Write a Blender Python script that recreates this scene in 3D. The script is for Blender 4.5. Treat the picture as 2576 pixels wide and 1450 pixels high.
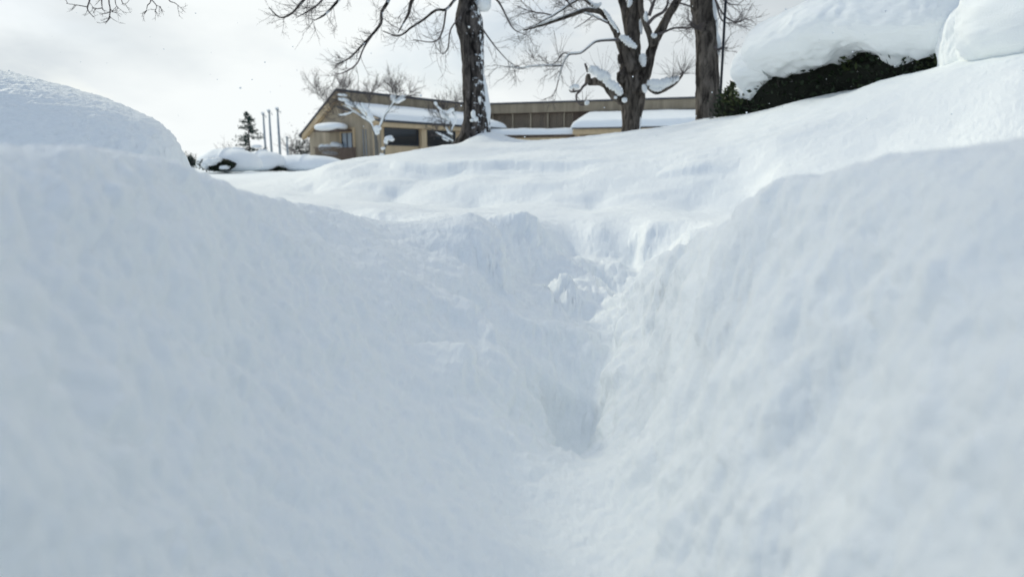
import bpy, math, random
import numpy as np
from mathutils import Vector, Matrix
S = bpy.context.scene
for o in list(bpy.data.objects): bpy.data.objects.remove(o)

# ------------------------------------------------------------------ camera
CZ = 1.0                                   # camera height above the datum
PITCH = math.radians(10.6)
FPX = 1679.0                               # focal length in pixels of a 2576 px wide frame
cam = bpy.data.cameras.new('camera'); camo = bpy.data.objects.new('camera', cam)
S.collection.objects.link(camo); S.camera = camo
camo.location = (0, 0, CZ); camo.rotation_euler = (math.pi/2 - PITCH, 0, 0)
cam.sensor_width = 36; cam.lens = 36*FPX/2576.0
cam.clip_start = 0.02; cam.clip_end = 3000
cam.dof.use_dof = True; cam.dof.focus_distance = 3.6; cam.dof.aperture_fstop = 2.0

# ------------------------------------------------------------------ sky and sun
SUN_AZ = math.radians(-50)                 # measured from +Y (straight ahead), negative to the left
SUN_EL = math.radians(33)
w = bpy.data.worlds.new('World'); S.world = w; w.use_nodes = True
nt = w.node_tree; nt.nodes.clear()
def N(t, **k):
    n = nt.nodes.new(t)
    for a, b in k.items(): setattr(n, a, b)
    return n
out = N('ShaderNodeOutputWorld'); bg = N('ShaderNodeBackground'); bg.inputs['Strength'].default_value = 0.1
sky = N('ShaderNodeTexSky', sky_type='NISHITA', sun_disc=False, sun_elevation=SUN_EL, sun_rotation=SUN_AZ)
sky.air_density = 1.0; sky.dust_density = 1.2; sky.ozone_density = 1.5
tc = N('ShaderNodeTexCoord')
mp = N('ShaderNodeMapping'); mp.inputs['Scale'].default_value = (1.0, 1.0, 2.2); mp.inputs['Location'].default_value = (3.1, 0.4, 1.7)
n1 = N('ShaderNodeTexNoise'); n1.inputs['Scale'].default_value = 2.6; n1.inputs['Detail'].default_value = 7; n1.inputs['Roughness'].default_value = 0.52; n1.inputs['Distortion'].default_value = 0.35
n2 = N('ShaderNodeTexNoise'); n2.inputs['Scale'].default_value = 1.9; n2.inputs['Detail'].default_value = 6; n2.inputs['Roughness'].default_value = 0.5
r1 = N('ShaderNodeValToRGB'); r1.color_ramp.elements[0].position = 0.38; r1.color_ramp.elements[0].color = (.50,.50,.50,1)
r1.color_ramp.elements[1].position = 0.53; r1.color_ramp.elements[1].color = (1,1,1,1)
r2 = N('ShaderNodeValToRGB'); r2.color_ramp.elements[0].position = 0.38; r2.color_ramp.elements[0].color = (6.7,7.3,7.7,1)
r2.color_ramp.elements[1].position = 0.60; r2.color_ramp.elements[1].color = (9.5,9.9,9.9,1)
mixc = N('ShaderNodeMix', data_type='RGBA'); 
L = nt.links.new
L(tc.outputs['Generated'], mp.inputs['Vector']); L(mp.outputs[0], n1.inputs['Vector']); L(mp.outputs[0], n2.inputs['Vector'])
L(n1.outputs['Fac'], r1.inputs[0]); L(n2.outputs['Fac'], r2.inputs[0])
tint = N('ShaderNodeMix', data_type='RGBA'); tint.inputs['A'].default_value = (7.3,9.0,11.5,1); L(r2.outputs[0], tint.inputs['B'])
# cloud cover is thinner (bluer) away from the sun, behind the viewer
sep = N('ShaderNodeSeparateXYZ'); L(tc.outputs['Generated'], sep.inputs[0])
back = N('ShaderNodeMapRange'); back.inputs['From Min'].default_value = -0.6; back.inputs['From Max'].default_value = 0.45
back.inputs['To Min'].default_value = 0.0; back.inputs['To Max'].default_value = 1.0
L(sep.outputs['Y'], back.inputs['Value'])
mul = N('ShaderNodeMath', operation='MULTIPLY'); L(r1.outputs[0], mul.inputs[0]); mb_ = N('ShaderNodeMapRange'); mb_.inputs['To Min'].default_value=.62; L(back.outputs[0], mb_.inputs['Value']); L(mb_.outputs[0], mul.inputs[1])
L(mul.outputs[0], mixc.inputs['Factor']); L(sky.outputs[0], mixc.inputs['A']); L(tint.outputs['Result'], mixc.inputs['B']); L(back.outputs[0], tint.inputs['Factor'])
sdv = (math.sin(SUN_AZ)*math.cos(SUN_EL), math.cos(SUN_AZ)*math.cos(SUN_EL), math.sin(SUN_EL))
dp = N('ShaderNodeVectorMath', operation='DOT_PRODUCT'); L(tc.outputs['Generated'], dp.inputs[0]); dp.inputs[1].default_value = sdv
glow = N('ShaderNodeMapRange'); glow.inputs['From Min'].default_value = -0.3; glow.inputs['From Max'].default_value = 0.70
glow.inputs['To Min'].default_value = 0.72; glow.inputs['To Max'].default_value = 1.0
L(dp.outputs['Value'], glow.inputs['Value'])
vm = N('ShaderNodeVectorMath', operation='SCALE'); L(mixc.outputs['Result'], vm.inputs[0]); L(glow.outputs[0], vm.inputs['Scale'])
L(vm.outputs[0], bg.inputs['Color']); L(bg.outputs[0], out.inputs[0])

sl = bpy.data.lights.new('sun', 'SUN'); sl.energy = 1.5; sl.angle = math.radians(6); sl.color = (1.0, 0.96, 0.76)
so = bpy.data.objects.new('sun', sl); S.collection.objects.link(so)
sd = Vector((math.sin(SUN_AZ)*math.cos(SUN_EL), math.cos(SUN_AZ)*math.cos(SUN_EL), math.sin(SUN_EL)))
so.rotation_euler = sd.to_track_quat('Z', 'Y').to_euler(); so.location = sd*60

vs = S.view_settings; vs.view_transform = 'Standard'; vs.look = 'None'; vs.exposure = 0; vs.gamma = 1
S.cycles.max_bounces = 14; S.cycles.diffuse_bounces = 12; S.cycles.use_denoising = True
S.cycles.sample_clamp_indirect = 4

# ------------------------------------------------------------------ helpers
ct, st = math.cos(PITCH), math.sin(PITCH)
def P(px, py, d):
    """point at horizontal distance d (along +Y) seen at pixel (px,py) of the 2576x1450 survey frame"""
    a = (px-1288)/FPX; b = (725-py)/FPX
    yc = ct + b*st; zc = -st + b*ct
    return (a/yc*d, d, zc/yc*d + CZ)
def V(*p): return Vector(p)

class Noise:
    def __init__(s, seed):
        r = np.random.RandomState(seed)
        s.p = np.concatenate([r.permutation(256)]*3).astype(np.int32)
        g = r.normal(size=(256,3)); s.g = g/np.linalg.norm(g,axis=1,keepdims=True)
    def __call__(s, x, y, z):
        xi=np.floor(x).astype(np.int64); yi=np.floor(y).astype(np.int64); zi=np.floor(z).astype(np.int64)
        xf=x-xi; yf=y-yi; zf=z-zi
        f=lambda t: t*t*t*(t*(t*6-15)+10)
        u,v,w_=f(xf),f(yf),f(zf); p=s.p; g=s.g
        def gr(dx,dy,dz):
            h=p[(p[(p[(xi+dx)&255]+yi+dy)&255]+zi+dz)&255]
            q=g[h]; return q[...,0]*(xf-dx)+q[...,1]*(yf-dy)+q[...,2]*(zf-dz)
        def lp(a,b,t): return a+t*(b-a)
        return lp(lp(lp(gr(0,0,0),gr(1,0,0),u),lp(gr(0,1,0),gr(1,1,0),u),v),
                  lp(lp(gr(0,0,1),gr(1,0,1),u),lp(gr(0,1,1),gr(1,1,1),u),v),w_)*1.6
NZ = Noise(7)
def fbm(P_, scale, octs=4, rough=.5, sx=1, sy=1, sz=1, off=0.0, billow=False):
    x,y,z = P_[...,0]*scale*sx+off, P_[...,1]*scale*sy+off*.7, P_[...,2]*scale*sz-off
    t=0; a=1; n=0
    for k in range(octs):
        v = NZ(x,y,z)
        if billow: v = np.abs(v)*2-.6
        t = t + a*v; n += a
        x,y,z = x*2.03+17.1,y*2.03+5.3,z*2.03+9.7; a*=rough
    return t/n
def sstep(a,b,x):
    t=np.clip((x-a)/(b-a),0,1); return t*t*(3-2*t)

def mesh_np(name, verts, faces, mat=None, parent=None, smooth=True):
    """faces: (n,4) or (n,3) int array, or list"""
    me = bpy.data.meshes.new(name)
    verts = np.asarray(verts, dtype=np.float32)
    if isinstance(faces, np.ndarray):
        k = faces.shape[1]
        me.vertices.add(len(verts)); me.vertices.foreach_set('co', verts.ravel())
        me.loops.add(faces.size); me.loops.foreach_set('vertex_index', faces.astype(np.int32).ravel())
        me.polygons.add(len(faces)); me.polygons.foreach_set('loop_start', np.arange(0,faces.size,k,dtype=np.int32))
        me.polygons.foreach_set('loop_total', np.full(len(faces),k,dtype=np.int32))
        me.update(calc_edges=True); me.validate()
    else:
        me.from_pydata([tuple(map(float,v)) for v in verts], [], faces); me.update()
    me.polygons.foreach_set('use_smooth', [smooth]*len(me.polygons))
    o = bpy.data.objects.new(name, me); S.collection.objects.link(o)
    if mat: me.materials.append(mat)
    if parent is not None: o.parent = parent; o.location = -Vector(parent.location) if not parent.parent else (0,0,0)
    return o
def grid_faces(nr, nc, wrap=False):
    r = np.arange(nr-1)[:,None]; c = np.arange(nc if wrap else nc-1)[None,:]
    c2 = (c+1)%nc
    a = r*nc+c; b = r*nc+c2; d_ = (r+1)*nc+c; e = (r+1)*nc+c2
    return np.stack([a,b,e,d_],-1).reshape(-1,4)
def thing(name, label, cat, loc, group=None):
    o = bpy.data.objects.new(name, None); S.collection.objects.link(o)
    o.empty_display_size = .1; o.location = loc; o['label']=label; o['category']=cat
    if group: o['group']=group
    return o
def tag(o, label=None, cat=None, group=None, kind=None):
    if label: o['label']=label
    if cat: o['category']=cat
    if group: o['group']=group
    if kind: o['kind']=kind
    return o

# ------------------------------------------------------------------ materials
def material(name):
    m = bpy.data.materials.new(name); m.use_nodes = True
    nt_ = m.node_tree; bs = nt_.nodes['Principled BSDF']
    return m, nt_, bs
def nn(t_, kind, **k):
    n = t_.nodes.new(kind)
    for a,b in k.items():
        if a in n.inputs: n.inputs[a].default_value = b
        else: setattr(n,a,b)
    return n
def snow_mat(name='snow', fine=1.0, scale=1.0, sss=0.0):
    m,t,b = material(name)
    b.inputs['Base Color'].default_value = (.91,.935,.940,1)
    b.inputs['Roughness'].default_value = .62
    b.inputs['Specular IOR Level'].default_value = .25
    if sss>0:
        b.inputs['Subsurface Weight'].default_value = sss
        b.inputs['Subsurface Radius'].default_value = (.6,.8,1.0)
        b.inputs['Subsurface Scale'].default_value = .02
    co = nn(t,'ShaderNodeTexCoord')
    a = nn(t,'ShaderNodeTexNoise', Scale=55*scale, Detail=4, Roughness=.6)
    c = nn(t,'ShaderNodeTexNoise', Scale=130*scale, Detail=4, Roughness=.75)
    b1 = nn(t,'ShaderNodeBump', Strength=.38*fine, Distance=.012/scale)
    b2 = nn(t,'ShaderNodeBump', Strength=.45*fine, Distance=.006/scale)
    for q in (a,c): t.links.new(co.outputs['Object'], q.inputs['Vector'])
    t.links.new(a.outputs['Fac'], b1.inputs['Height']); t.links.new(c.outputs['Fac'], b2.inputs['Height'])
    t.links.new(b1.outputs[0], b2.inputs['Normal']); t.links.new(b2.outputs[0], b.inputs['Normal'])
    return m
def plain_mat(name, col, rough=.8, var=.15, scale=6, bump=.2, stretch=(1,1,1), spec=.3, metal=0):
    m,t,b = material(name)
    b.inputs['Roughness'].default_value = rough; b.inputs['Specular IOR Level'].default_value = spec
    b.inputs['Metallic'].default_value = metal
    co = nn(t,'ShaderNodeTexCoord'); mpn = nn(t,'ShaderNodeMapping'); mpn.inputs['Scale'].default_value = stretch
    t.links.new(co.outputs['Object'], mpn.inputs[0])
    no = nn(t,'ShaderNodeTexNoise', Scale=scale, Detail=6, Roughness=.6); t.links.new(mpn.outputs[0], no.inputs['Vector'])
    r = nn(t,'ShaderNodeValToRGB'); e = r.color_ramp.elements
    e[0].position=.3; e[0].color=tuple(c*(1-var) for c in col)+(1,); e[1].position=.7; e[1].color=tuple(min(1,c*(1+var)) for c in col)+(1,)
    t.links.new(no.outputs['Fac'], r.inputs[0]); t.links.new(r.outputs[0], b.inputs['Base Color'])
    if bump:
        bp = nn(t,'ShaderNodeBump', Strength=bump, Distance=.02); t.links.new(no.outputs['Fac'], bp.inputs['Height']); t.links.new(bp.outputs[0], b.inputs['Normal'])
    return m
def bark_mat(name, dark, light, snowy=.0, sc=9.0):
    m,t,b = material(name); b.inputs['Roughness'].default_value=.9; b.inputs['Specular IOR Level'].default_value=.15
    co = nn(t,'ShaderNodeTexCoord'); mpn = nn(t,'ShaderNodeMapping'); mpn.inputs['Scale'].default_value=(1,1,.28)
    t.links.new(co.outputs['Object'], mpn.inputs[0])
    no = nn(t,'ShaderNodeTexNoise', Scale=sc, Detail=8, Roughness=.65, Distortion=.6); t.links.new(mpn.outputs[0], no.inputs['Vector'])
    r = nn(t,'ShaderNodeValToRGB'); e=r.color_ramp.elements
    e[0].position=.40; e[0].color=dark+(1,); e[1].position=.62; e[1].color=light+(1,)
    t.links.new(no.outputs['Fac'], r.inputs[0])
    n2_ = nn(t,'ShaderNodeTexNoise', Scale=sc*2.4, Detail=5, Roughness=.7); t.links.new(mpn.outputs[0], n2_.inputs['Vector'])
    last = r.outputs[0]
    if snowy>0:
        n3 = nn(t,'ShaderNodeTexNoise', Scale=sc*1.1, Detail=7, Roughness=.7); t.links.new(co.outputs['Object'], n3.inputs['Vector'])
        geo = nn(t,'ShaderNodeNewGeometry'); sp = nn(t,'ShaderNodeSeparateXYZ'); t.links.new(geo.outputs['Normal'], sp.inputs[0])
        ma = nn(t,'ShaderNodeMath', operation='MULTIPLY'); ma.inputs[1].default_value=.10; t.links.new(sp.outputs['X'], ma.inputs[0])
        ad = nn(t,'ShaderNodeMath', operation='ADD'); t.links.new(n3.outputs['Fac'], ad.inputs[0]); t.links.new(ma.outputs[0], ad.inputs[1])
        rs = nn(t,'ShaderNodeValToRGB'); rs.color_ramp.elements[0].position=.70-snowy*.08; rs.color_ramp.elements[1].position=.72-snowy*.08
        t.links.new(ad.outputs[0], rs.inputs[0])
        mx = nn(t,'ShaderNodeMix', data_type='RGBA'); t.links.new(rs.outputs[0], mx.inputs['Factor']); t.links.new(last, mx.inputs['A']); mx.inputs['B'].default_value=(.82,.86,.9,1)
        last = mx.outputs['Result']
    t.links.new(last, b.inputs['Base Color'])
    bp = nn(t,'ShaderNodeBump', Strength=.9, Distance=.05); t.links.new(no.outputs['Fac'], bp.inputs['Height'])
    bp2 = nn(t,'ShaderNodeBump', Strength=.5, Distance=.02); t.links.new(n2_.outputs['Fac'], bp2.inputs['Height'])
    t.links.new(bp.outputs[0], bp2.inputs['Normal']); t.links.new(bp2.outputs[0], b.inputs['Normal'])
    return m
M_snow = snow_mat('snow_surface', 1.0, 1.0)
M_far = snow_mat('settled_snow', .5, .25)
M_barkd = bark_mat('bark_dark', (.008,.007,.007), (.13,.115,.105), snowy=1.0)
M_bark = bark_mat('bark_brown', (.026,.022,.019), (.175,.152,.13))
M_twig = plain_mat('twig_bark', (.115,.100,.098), .9, .3, 8, 0)
M_grey = plain_mat('grey_bark', (.15,.145,.13), .9, .35, 14, .3)
M_wood = plain_mat('weathered_boards', (.40,.335,.245), .85, .28, 2.2, .2, (1,1,.12))
M_tan = plain_mat('tan_boards', (.60,.46,.29), .8, .12, 3, .1, (1,1,.2))
M_darkwood = plain_mat('dark_boards', (.13,.095,.075), .85, .3, 4, .1, (1,1,.1))
M_fascia = plain_mat('slate_metal_trim', (.055,.065,.08), .5, .1, 3, 0)
M_frame = plain_mat('window_trim', (.38,.26,.14), .7, .1, 3, 0)
M_metal = plain_mat('galvanised_metal', (.36,.41,.45), .45, .12, 5, 0, metal=.5)
M_black = plain_mat('black_paint', (.012,.015,.022), .4, .1, 5, 0)
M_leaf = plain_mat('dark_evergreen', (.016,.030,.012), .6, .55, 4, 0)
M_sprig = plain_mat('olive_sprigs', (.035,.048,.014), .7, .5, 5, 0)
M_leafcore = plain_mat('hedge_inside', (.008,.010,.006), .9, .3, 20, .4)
M_conifer = plain_mat('conifer_needles', (.035,.062,.05), .8, .3, 4, 0)
m,t,b = material('window_glass'); b.inputs['Base Color'].default_value=(.025,.03,.035,1); b.inputs['Roughness'].default_value=.08; b.inputs['Specular IOR Level'].default_value=.5; M_glass=m
m,t,b = material('door_glass'); b.inputs['Base Color'].default_value=(.30,.36,.42,1); b.inputs['Roughness'].default_value=.1; M_pane=m

# ------------------------------------------------------------------ ground: one snow sheet, dense near the camera
FIELD = CZ-.32
def sof(y): return np.hypot(y, .5)
def vof(y): return np.arcsinh(np.asarray(y)/.45)*.5
cp = []                                    # control points (U,V,q)
def add(x,y,z): s_=float(sof(y)); cp.append((x/s_, float(vof(y)), (z-FIELD)/s_))
def A(px,py,d): add(*P(px,py,d))
def H(px,d,z): add((px-1288)/FPX/1.02*d, d, CZ+z)       # hidden ground given by height
# left trench wall
for q in [(-250,1450,.36),(0,1450,.42),(300,1450,.56),(600,1450,.75),(1000,1450,.94),(1250,1450,1.02),(1400,1450,1.06),
          (0,1000,.50),(300,1000,.73),(600,1000,1.07),(1000,1000,1.55),(1250,1000,1.87),(300,1200,.65),(800,1200,1.05),(1200,1200,1.42),
          (0,700,.65),(300,720,.88),(600,700,1.35),(850,700,1.80),(1000,700,2.12),(1180,700,2.6),(1290,760,2.75),
          (0,480,.80),(300,480,1.03),(600,560,1.58),(800,600,2.15),(1000,610,2.65),(1180,600,3.1),(1000,820,1.9),(1200,850,2.25),
          (1100,548,3.5),(1240,550,3.9),
          (1320,590,3.8),(1375,655,3.7),(1340,720,3.3),
          # right wall
          (2850,1450,.34),(2576,1450,.39),(2300,1450,.51),(2000,1450,.72),(1700,1450,.93),(1700,1230,1.18),(1950,1200,.82),
          (2850,1000,.42),(2576,1000,.49),(2300,1000,.63),(2000,1000,.88),(1830,1000,1.16),(1700,1000,1.48),(1630,1080,1.64),
          (2576,650,.64),(2300,650,.80),(2000,680,1.06),(1800,700,1.46),(1700,760,1.85),(1660,820,2.2),
          # floor
          (1420,1250,1.45),(1440,1130,1.95),(1430,1030,2.2),(1470,930,2.5),(1490,850,2.8),(1500,780,3.15),(1500,740,3.4),
          (1385,900,2.42),(1370,820,2.72),(1410,760,3.12),(1575,900,2.42),(1590,830,2.72),(1350,985,2.15),
          (1510,700,4.1),(1500,670,4.5),(1440,650,4.7),(1600,640,4.7),
          # far end of the cut
          (1400,580,4.95),(1500,575,5.0),(1620,580,4.75),(1350,562,4.6),(1730,580,4.2),(1800,562,4.4),
          (1300,540,5.1),(1500,538,5.5),(1700,538,5.3),
          # bank foot and face
          (790,484,8.4),(1000,494,7.7),(1200,506,7.0),(1500,513,6.5),(1750,516,6.2),(1870,528,5.9),
          (800,455,8.7),(822,425,9.0),(1000,462,8.0),(1000,420,8.5),(1200,472,7.3),(1200,425,7.9),(1350,475,7.0),(1350,420,7.7),(1500,475,6.8),(1500,415,7.5),(1750,465,6.5),(1750,395,7.3),
          (1950,440,6.1),(1950,365,6.9),(2200,380,5.9),(2200,300,6.6),(2400,330,5.5),(2400,240,6.2),(2576,290,5.1),(2576,190,5.8),
          (870,402,9.6),(1000,389,10.3),(1180,367,11.8),(1300,358,12.2),(1430,347,12.2),(1600,327,11.6),(1800,300,10.5),(2000,261,9.4),(2200,213,8.2),(2400,161,7.3),(2576,125,6.7),
          (1500,372,9.4),(1200,388,9.6),(1800,335,8.9),(2100,270,7.9),
          ]: A(*q)
# hidden ground behind crests, left flats, far field, plateau
def dens(pts,k):
    pts=np.array(pts,float); n=len(pts); t=np.arange(n); tt=np.linspace(0,n-1,(n-1)*k+1)
    ext=np.vstack([2*pts[0]-pts[1],pts,2*pts[-1]-pts[-2]]); i=np.minimum(tt.astype(int),n-2); f=(tt-i)[:,None]
    a_,b_,c_,d_=ext[i],ext[i+1],ext[i+2],ext[i+3]
    return .5*((2*b_)+(-a_+c_)*f+(2*a_-5*b_+4*c_-d_)*f*f+(-a_+3*b_-3*c_+d_)*f**3)
for crest in ([(-300,366,.75),(0,372,.92),(200,376,1.07),(360,395,1.22),(490,430,1.42),(620,476,1.78),(720,501,2.15),(830,526,2.6),(930,548,3.0)],
              [(2850,318,.72),(2576,347,.85),(2300,395,1.0),(2100,441,1.15),(2000,471,1.27),(1930,503,1.41),(1860,542,1.6),(1750,602,2.0),(1660,665,2.4),(1590,730,2.85)]):
    for px,py,d in dens(crest,3):
        py += 9 if px<700 else 0
        A(px,py,d); A(px,py+16,d*1.15); A(px,py+50,d*1.40)
for q in [(0,2.2,-.12),(300,3.,-.25),(930,4.3,-.33),(1100,4.8,-.35),(-300,4.5,-.3),(300,5,-.3),(500,6,-.32),(800,6,-.33),(700,7.5,-.33),(1000,6.,-.345),
          (2300,2.2,-.13),(2000,2.6,-.3),(2576,2.4,-.1),(2900,2.4,-.05),(2300,3.2,-.2),(2576,3.2,-.08),(2900,3.,.0),(2000,4.2,-.35),(2300,4.4,-.22),(2576,4.1,-.02),(2900,4.,.3),(1800,3.3,-.45),
          (400,12,-.32),(0,12,-.32),(-400,12,-.32),(700,12,-.31),(640,20,-.30),(400,25,-.30),(800,25,-.28),(0,30,-.3),(1000,20,.0),(1300,18,.35),(1700,18,.62),(2100,14,.98),(2500,10,1.2),(2900,7,1.3),(3000,10,1.4),
          (0,60,-.3),(600,60,-.3),(1200,60,-.2),(1700,60,-.1),(2300,60,.2),(3000,60,.4),(1200,30,-.1),(1800,30,.3),(2400,30,.8),
          (0,150,-.3),(1288,150,-.3),(2576,150,-.1),(4000,150,.3),(-1500,150,-.3),(-1500,30,-.3)]: H(*q)
# behind and beside the viewer: the cut runs on
for y in (.15,-.3,-.9,-1.8,-3.2):
    f = 1.0
    for x,z in ((-2.2,.1),(-1.2,.06),(-.85,.05),(-.6,-.02),(-.38,-.32),(-.12,-.78),(.05,-.85),(.2,-.76),(.38,-.34),(.58,.0),(.8,.06),(1.3,.08),(2.4,.1)): add(x,y,CZ+z)
for y,x0 in ((-3,6),(-1,5),(.5,4),(1.5,5),(3,7)):
    add(-x0,y,CZ+.1); add(x0+.5,y,CZ+.5 if y>1 else CZ+.25)
cp = np.array(cp)
def rbf_fit(c, lam=8e-4):
    n=len(c); D=np.hypot(c[:,None,0]-c[None,:,0], c[:,None,1]-c[None,:,1])
    K=np.where(D>0, D*D*np.log(D+1e-9),0)*.6 - D*.25
    Pm=np.c_[np.ones(n),c[:,:2]]
    Am=np.zeros((n+3,n+3)); Am[:n,:n]=K+np.eye(n)*(-lam); Am[:n,n:]=Pm; Am[n:,:n]=Pm.T
    return np.linalg.solve(Am, np.r_[c[:,2],0,0,0])
WTS = rbf_fit(cp)
def rbf_eval(U,Vv):
    o = WTS[-3]+WTS[-2]*U+WTS[-1]*Vv
    for (cu,cv,_),wt in zip(cp,WTS):
        D=np.hypot(U-cu,Vv-cv); o=o+wt*(D*D*np.log(D+1e-9)*.6-D*.25)
    return o
# coarse table, cubic upsampled
CU = np.linspace(-4.2,4.2,631); CV = np.linspace(float(vof(-3.3)), float(vof(260)), 300)
TAB = rbf_eval(*np.meshgrid(CU,CV))
def tab(U,Vv):
    fu=np.clip((U-CU[0])/(CU[1]-CU[0]),1,len(CU)-3.001); fv=np.clip((Vv-CV[0])/(CV[1]-CV[0]),1,len(CV)-3.001)
    iu=fu.astype(int); iv=fv.astype(int); tu=fu-iu; tv=fv-iv
    def wgt(t): return [(-t+2*t*t-t**3)/2,(2-5*t*t+3*t**3)/2,(t+4*t*t-3*t**3)/2,(t**3-t*t)/2]
    wu,wv=wgt(tu),wgt(tv); o=0
    for j in range(4):
        for i in range(4): o=o+wv[j]*wu[i]*TAB[iv+j-1,iu+i-1]
    return o
mounds = [ # (x,y,rx,ry,h): drifts round trunks, pits, lumps
]
def dome(px,py,d,rx,ry,h,p=1.0): x,y,_=P(px,py,d); mounds.append((x,y,rx,ry,h,p))
dome(1222,330,13.7,.55,.5,.24); dome(1190,340,14.2,.9,.7,.06)
dome(1590,330,15.2,.6,.5,.06); dome(1790,300,13.0,.55,.5,.10)
dome(1090,365,12.4,.8,.6,.07)
dome(1430,1055,2.10,.145,.15,-.10,2.5)
dome(1490,930,2.45,.12,.14,.05); dome(1440,900,2.6,.10,.10,.03)
dome(1400,1230,1.55,.22,.14,.035); dome(1250,1130,1.7,.14,.16,.05); dome(1150,1000,1.8,.12,.2,.03); dome(1620,1150,1.45,.16,.14,.04)
dome(1560,820,2.75,.10,.14,.05); dome(1430,800,3.1,.10,.08,.04); dome(1520,735,3.5,.08,.06,.04)          # boot hole
dome(1645,1010,1.70,.055,.08,-.06,1.7)           # small hole
dome(1680,580,4.5,.20,.20,-.09,1.3)            # dent right of the cut
dome(1330,620,3.75,.12,.2,.05)
dome(1510,690,4.25,.10,.16,-.07,1.5); dome(1470,675,4.5,.1,.12,.05); dome(1545,672,4.5,.09,.12,.05)
dome(1430,770,3.2,.16,.12,.06); dome(1540,790,3.05,.10,.12,.05)
dome(1475,880,2.66,.16,.20,.085); dome(1370,850,2.55,.14,.10,.055)
dome(1250,560,3.75,.3,.25,.03)
ledges = []
def ledge(pix, h, w, wn=None):
    pts=np.array([P(*q)[:2] for q in pix]); ledges.append((pts,h,w,wn or w*.12))
# drawn so that the raised side lies to the left of the line's direction
ledge([(1440,855,2.90),(1400,825,3.0),(1370,780,3.12),(1335,740,3.25)],.05,.14)
ledge([(1395,1185,1.86),(1325,1095,1.98),(1290,1020,2.08),(1240,955,2.18),(1190,885,2.3),(1165,840,2.4)],.085,.12)
ledge([(1560,860,2.75),(1555,960,2.42),(1530,1050,2.15),(1455,1125,1.95)],.055,.10)
ledge([(1275,735,2.72),(1280,670,2.92),(1250,605,3.2),(1180,575,3.4)],.11,.26)
ledge([(1390,670,3.75),(1360,610,3.85),(1290,562,4.0)],.05,.22)
ledge([(1565,745,3.15),(1500,735,3.4),(1440,700,3.7),(1390,670,3.9)],.07,.16)
ledge([(1480,790,3.05),(1440,770,3.2),(1400,740,3.3)],.04,.10)
ledge([(1700,985,1.62),(1745,1060,1.44),(1830,1140,1.26)],.045,.12)
ledge([(1240,1150,1.75),(1160,1060,1.85),(1110,980,1.9)],.04,.14)
lobe=[(900,438,8.9),(950,434,8.8),(1000,440,8.5),(1090,440,8.3),(1160,430,8.2),(1300,436,7.9),(1440,432,7.7),(1560,425,7.6)]
ledge(lobe[::-1],-.11,.36,.065)                      # hollow under the drifted lip
ledge(lobe,.05,.50,.07)
ledge([(1160,462,7.4),(1290,472,7.2),(1420,470,7.0)],.035,.25,.08)
ledge([(860,470,8.2),(960,474,7.9),(1040,468,7.9)],.045,.25,.06)
ledge([(1660,425,7.0),(1720,432,6.9),(1790,415,6.9),(1850,400,6.8)],.05,.25,.05)
ledge([(790,487,8.3),(1000,497,7.5),(1200,509,6.9),(1500,516,6.4),(1750,520,6.1)][::-1],-.045,.5,.12)
ledge([(2080,950,.83),(1900,935,1.03),(1740,940,1.30)],.035,.09,.04)
def ledge_h(x,y):
    o=np.zeros_like(x)
    for pts,h,w_,wn in ledges:
        lo=pts.min(0)-3*w_; hi=pts.max(0)+3*w_
        m=(x>lo[0])&(x<hi[0])&(y>lo[1])&(y<hi[1])
        if not m.any(): continue
        X=x[m]; Y=y[m]; best=np.full(X.shape,1e9); sg=np.zeros(X.shape); tt=np.zeros(X.shape); n=len(pts)-1
        X2=X+.25*w_*NZ(X*6/w_*.12,Y*6/w_*.12,X*0+.3); Y2=Y+.25*w_*NZ(X*6/w_*.12,Y*6/w_*.12,X*0+7.3)
        for i in range(n):
            a=pts[i]; b_=pts[i+1]; ab=b_-a; L2_=ab.dot(ab)
            t=np.clip(((X2-a[0])*ab[0]+(Y2-a[1])*ab[1])/L2_,0,1)
            dx=X2-a[0]-t*ab[0]; dy=Y2-a[1]-t*ab[1]; dd=np.hypot(dx,dy); s2=np.sign(ab[0]*dy-ab[1]*dx)
            k=dd<best; best=np.where(k,dd,best); sg=np.where(k,s2,sg); tt=np.where(k,(i+t)/n,tt)
        sd_=best*sg; e_=np.where(sd_>0,np.exp(-(sd_/w_)**2),np.exp(-(sd_/wn)**2))
        o[m]+=(1.45 if Y.mean()<5 else 1)*h*e_*np.sin(np.clip(tt,.0,1)*math.pi)**.8
    return o
def height(x,y):
    s_=sof(y); U=x/s_; q=tab(U,vof(y)); z=FIELD+q*s_
    for mx,my,rx,ry,h,p in mounds:
        r2=((x-mx)/rx)**2+((y-my)/ry)**2
        z=z+h*np.exp(-r2**p)
    return z+ledge_h(x,y)
def gz(x,y): return float(height(np.array([x],float),np.array([y],float))[0])

def axis_u():
    a=np.linspace(-.86,.86,1090); step=a[1]-a[0]
    e=[a[-1]]; st_=step
    while e[-1]<4.1: st_*=1.045; e.append(e[-1]+st_)
    e=np.array(e[1:]); return np.r_[-e[::-1],a,e]
def axis_y():
    ys=[-3.2]
    while ys[-1]<240:
        y=ys[-1]; k=.0062 if .25<y<9 else (.018 if y<=.25 else (.008 if y<16 else .02))
        ys.append(y+k*math.hypot(y,.45))
    return np.array(ys)
au, ay = axis_u(), axis_y()
Yg = np.repeat(ay[:,None], len(au), 1); Xg = au[None,:]*sof(Yg)
Zg = height(Xg,Yg)
Pg = np.stack([Xg,Yg,Zg],-1)
def normals(G):
    du=np.gradient(G,axis=1); dv=np.gradient(G,axis=0); n=np.cross(du,dv); return n/np.linalg.norm(n,axis=-1,keepdims=True)
Ng = normals(Pg)
steep = np.clip((1-Ng[...,2])*2.2,0,1)[...,None]
near = np.clip(1-(Yg-3.5)/3.5,0,1)[...,None]
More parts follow.
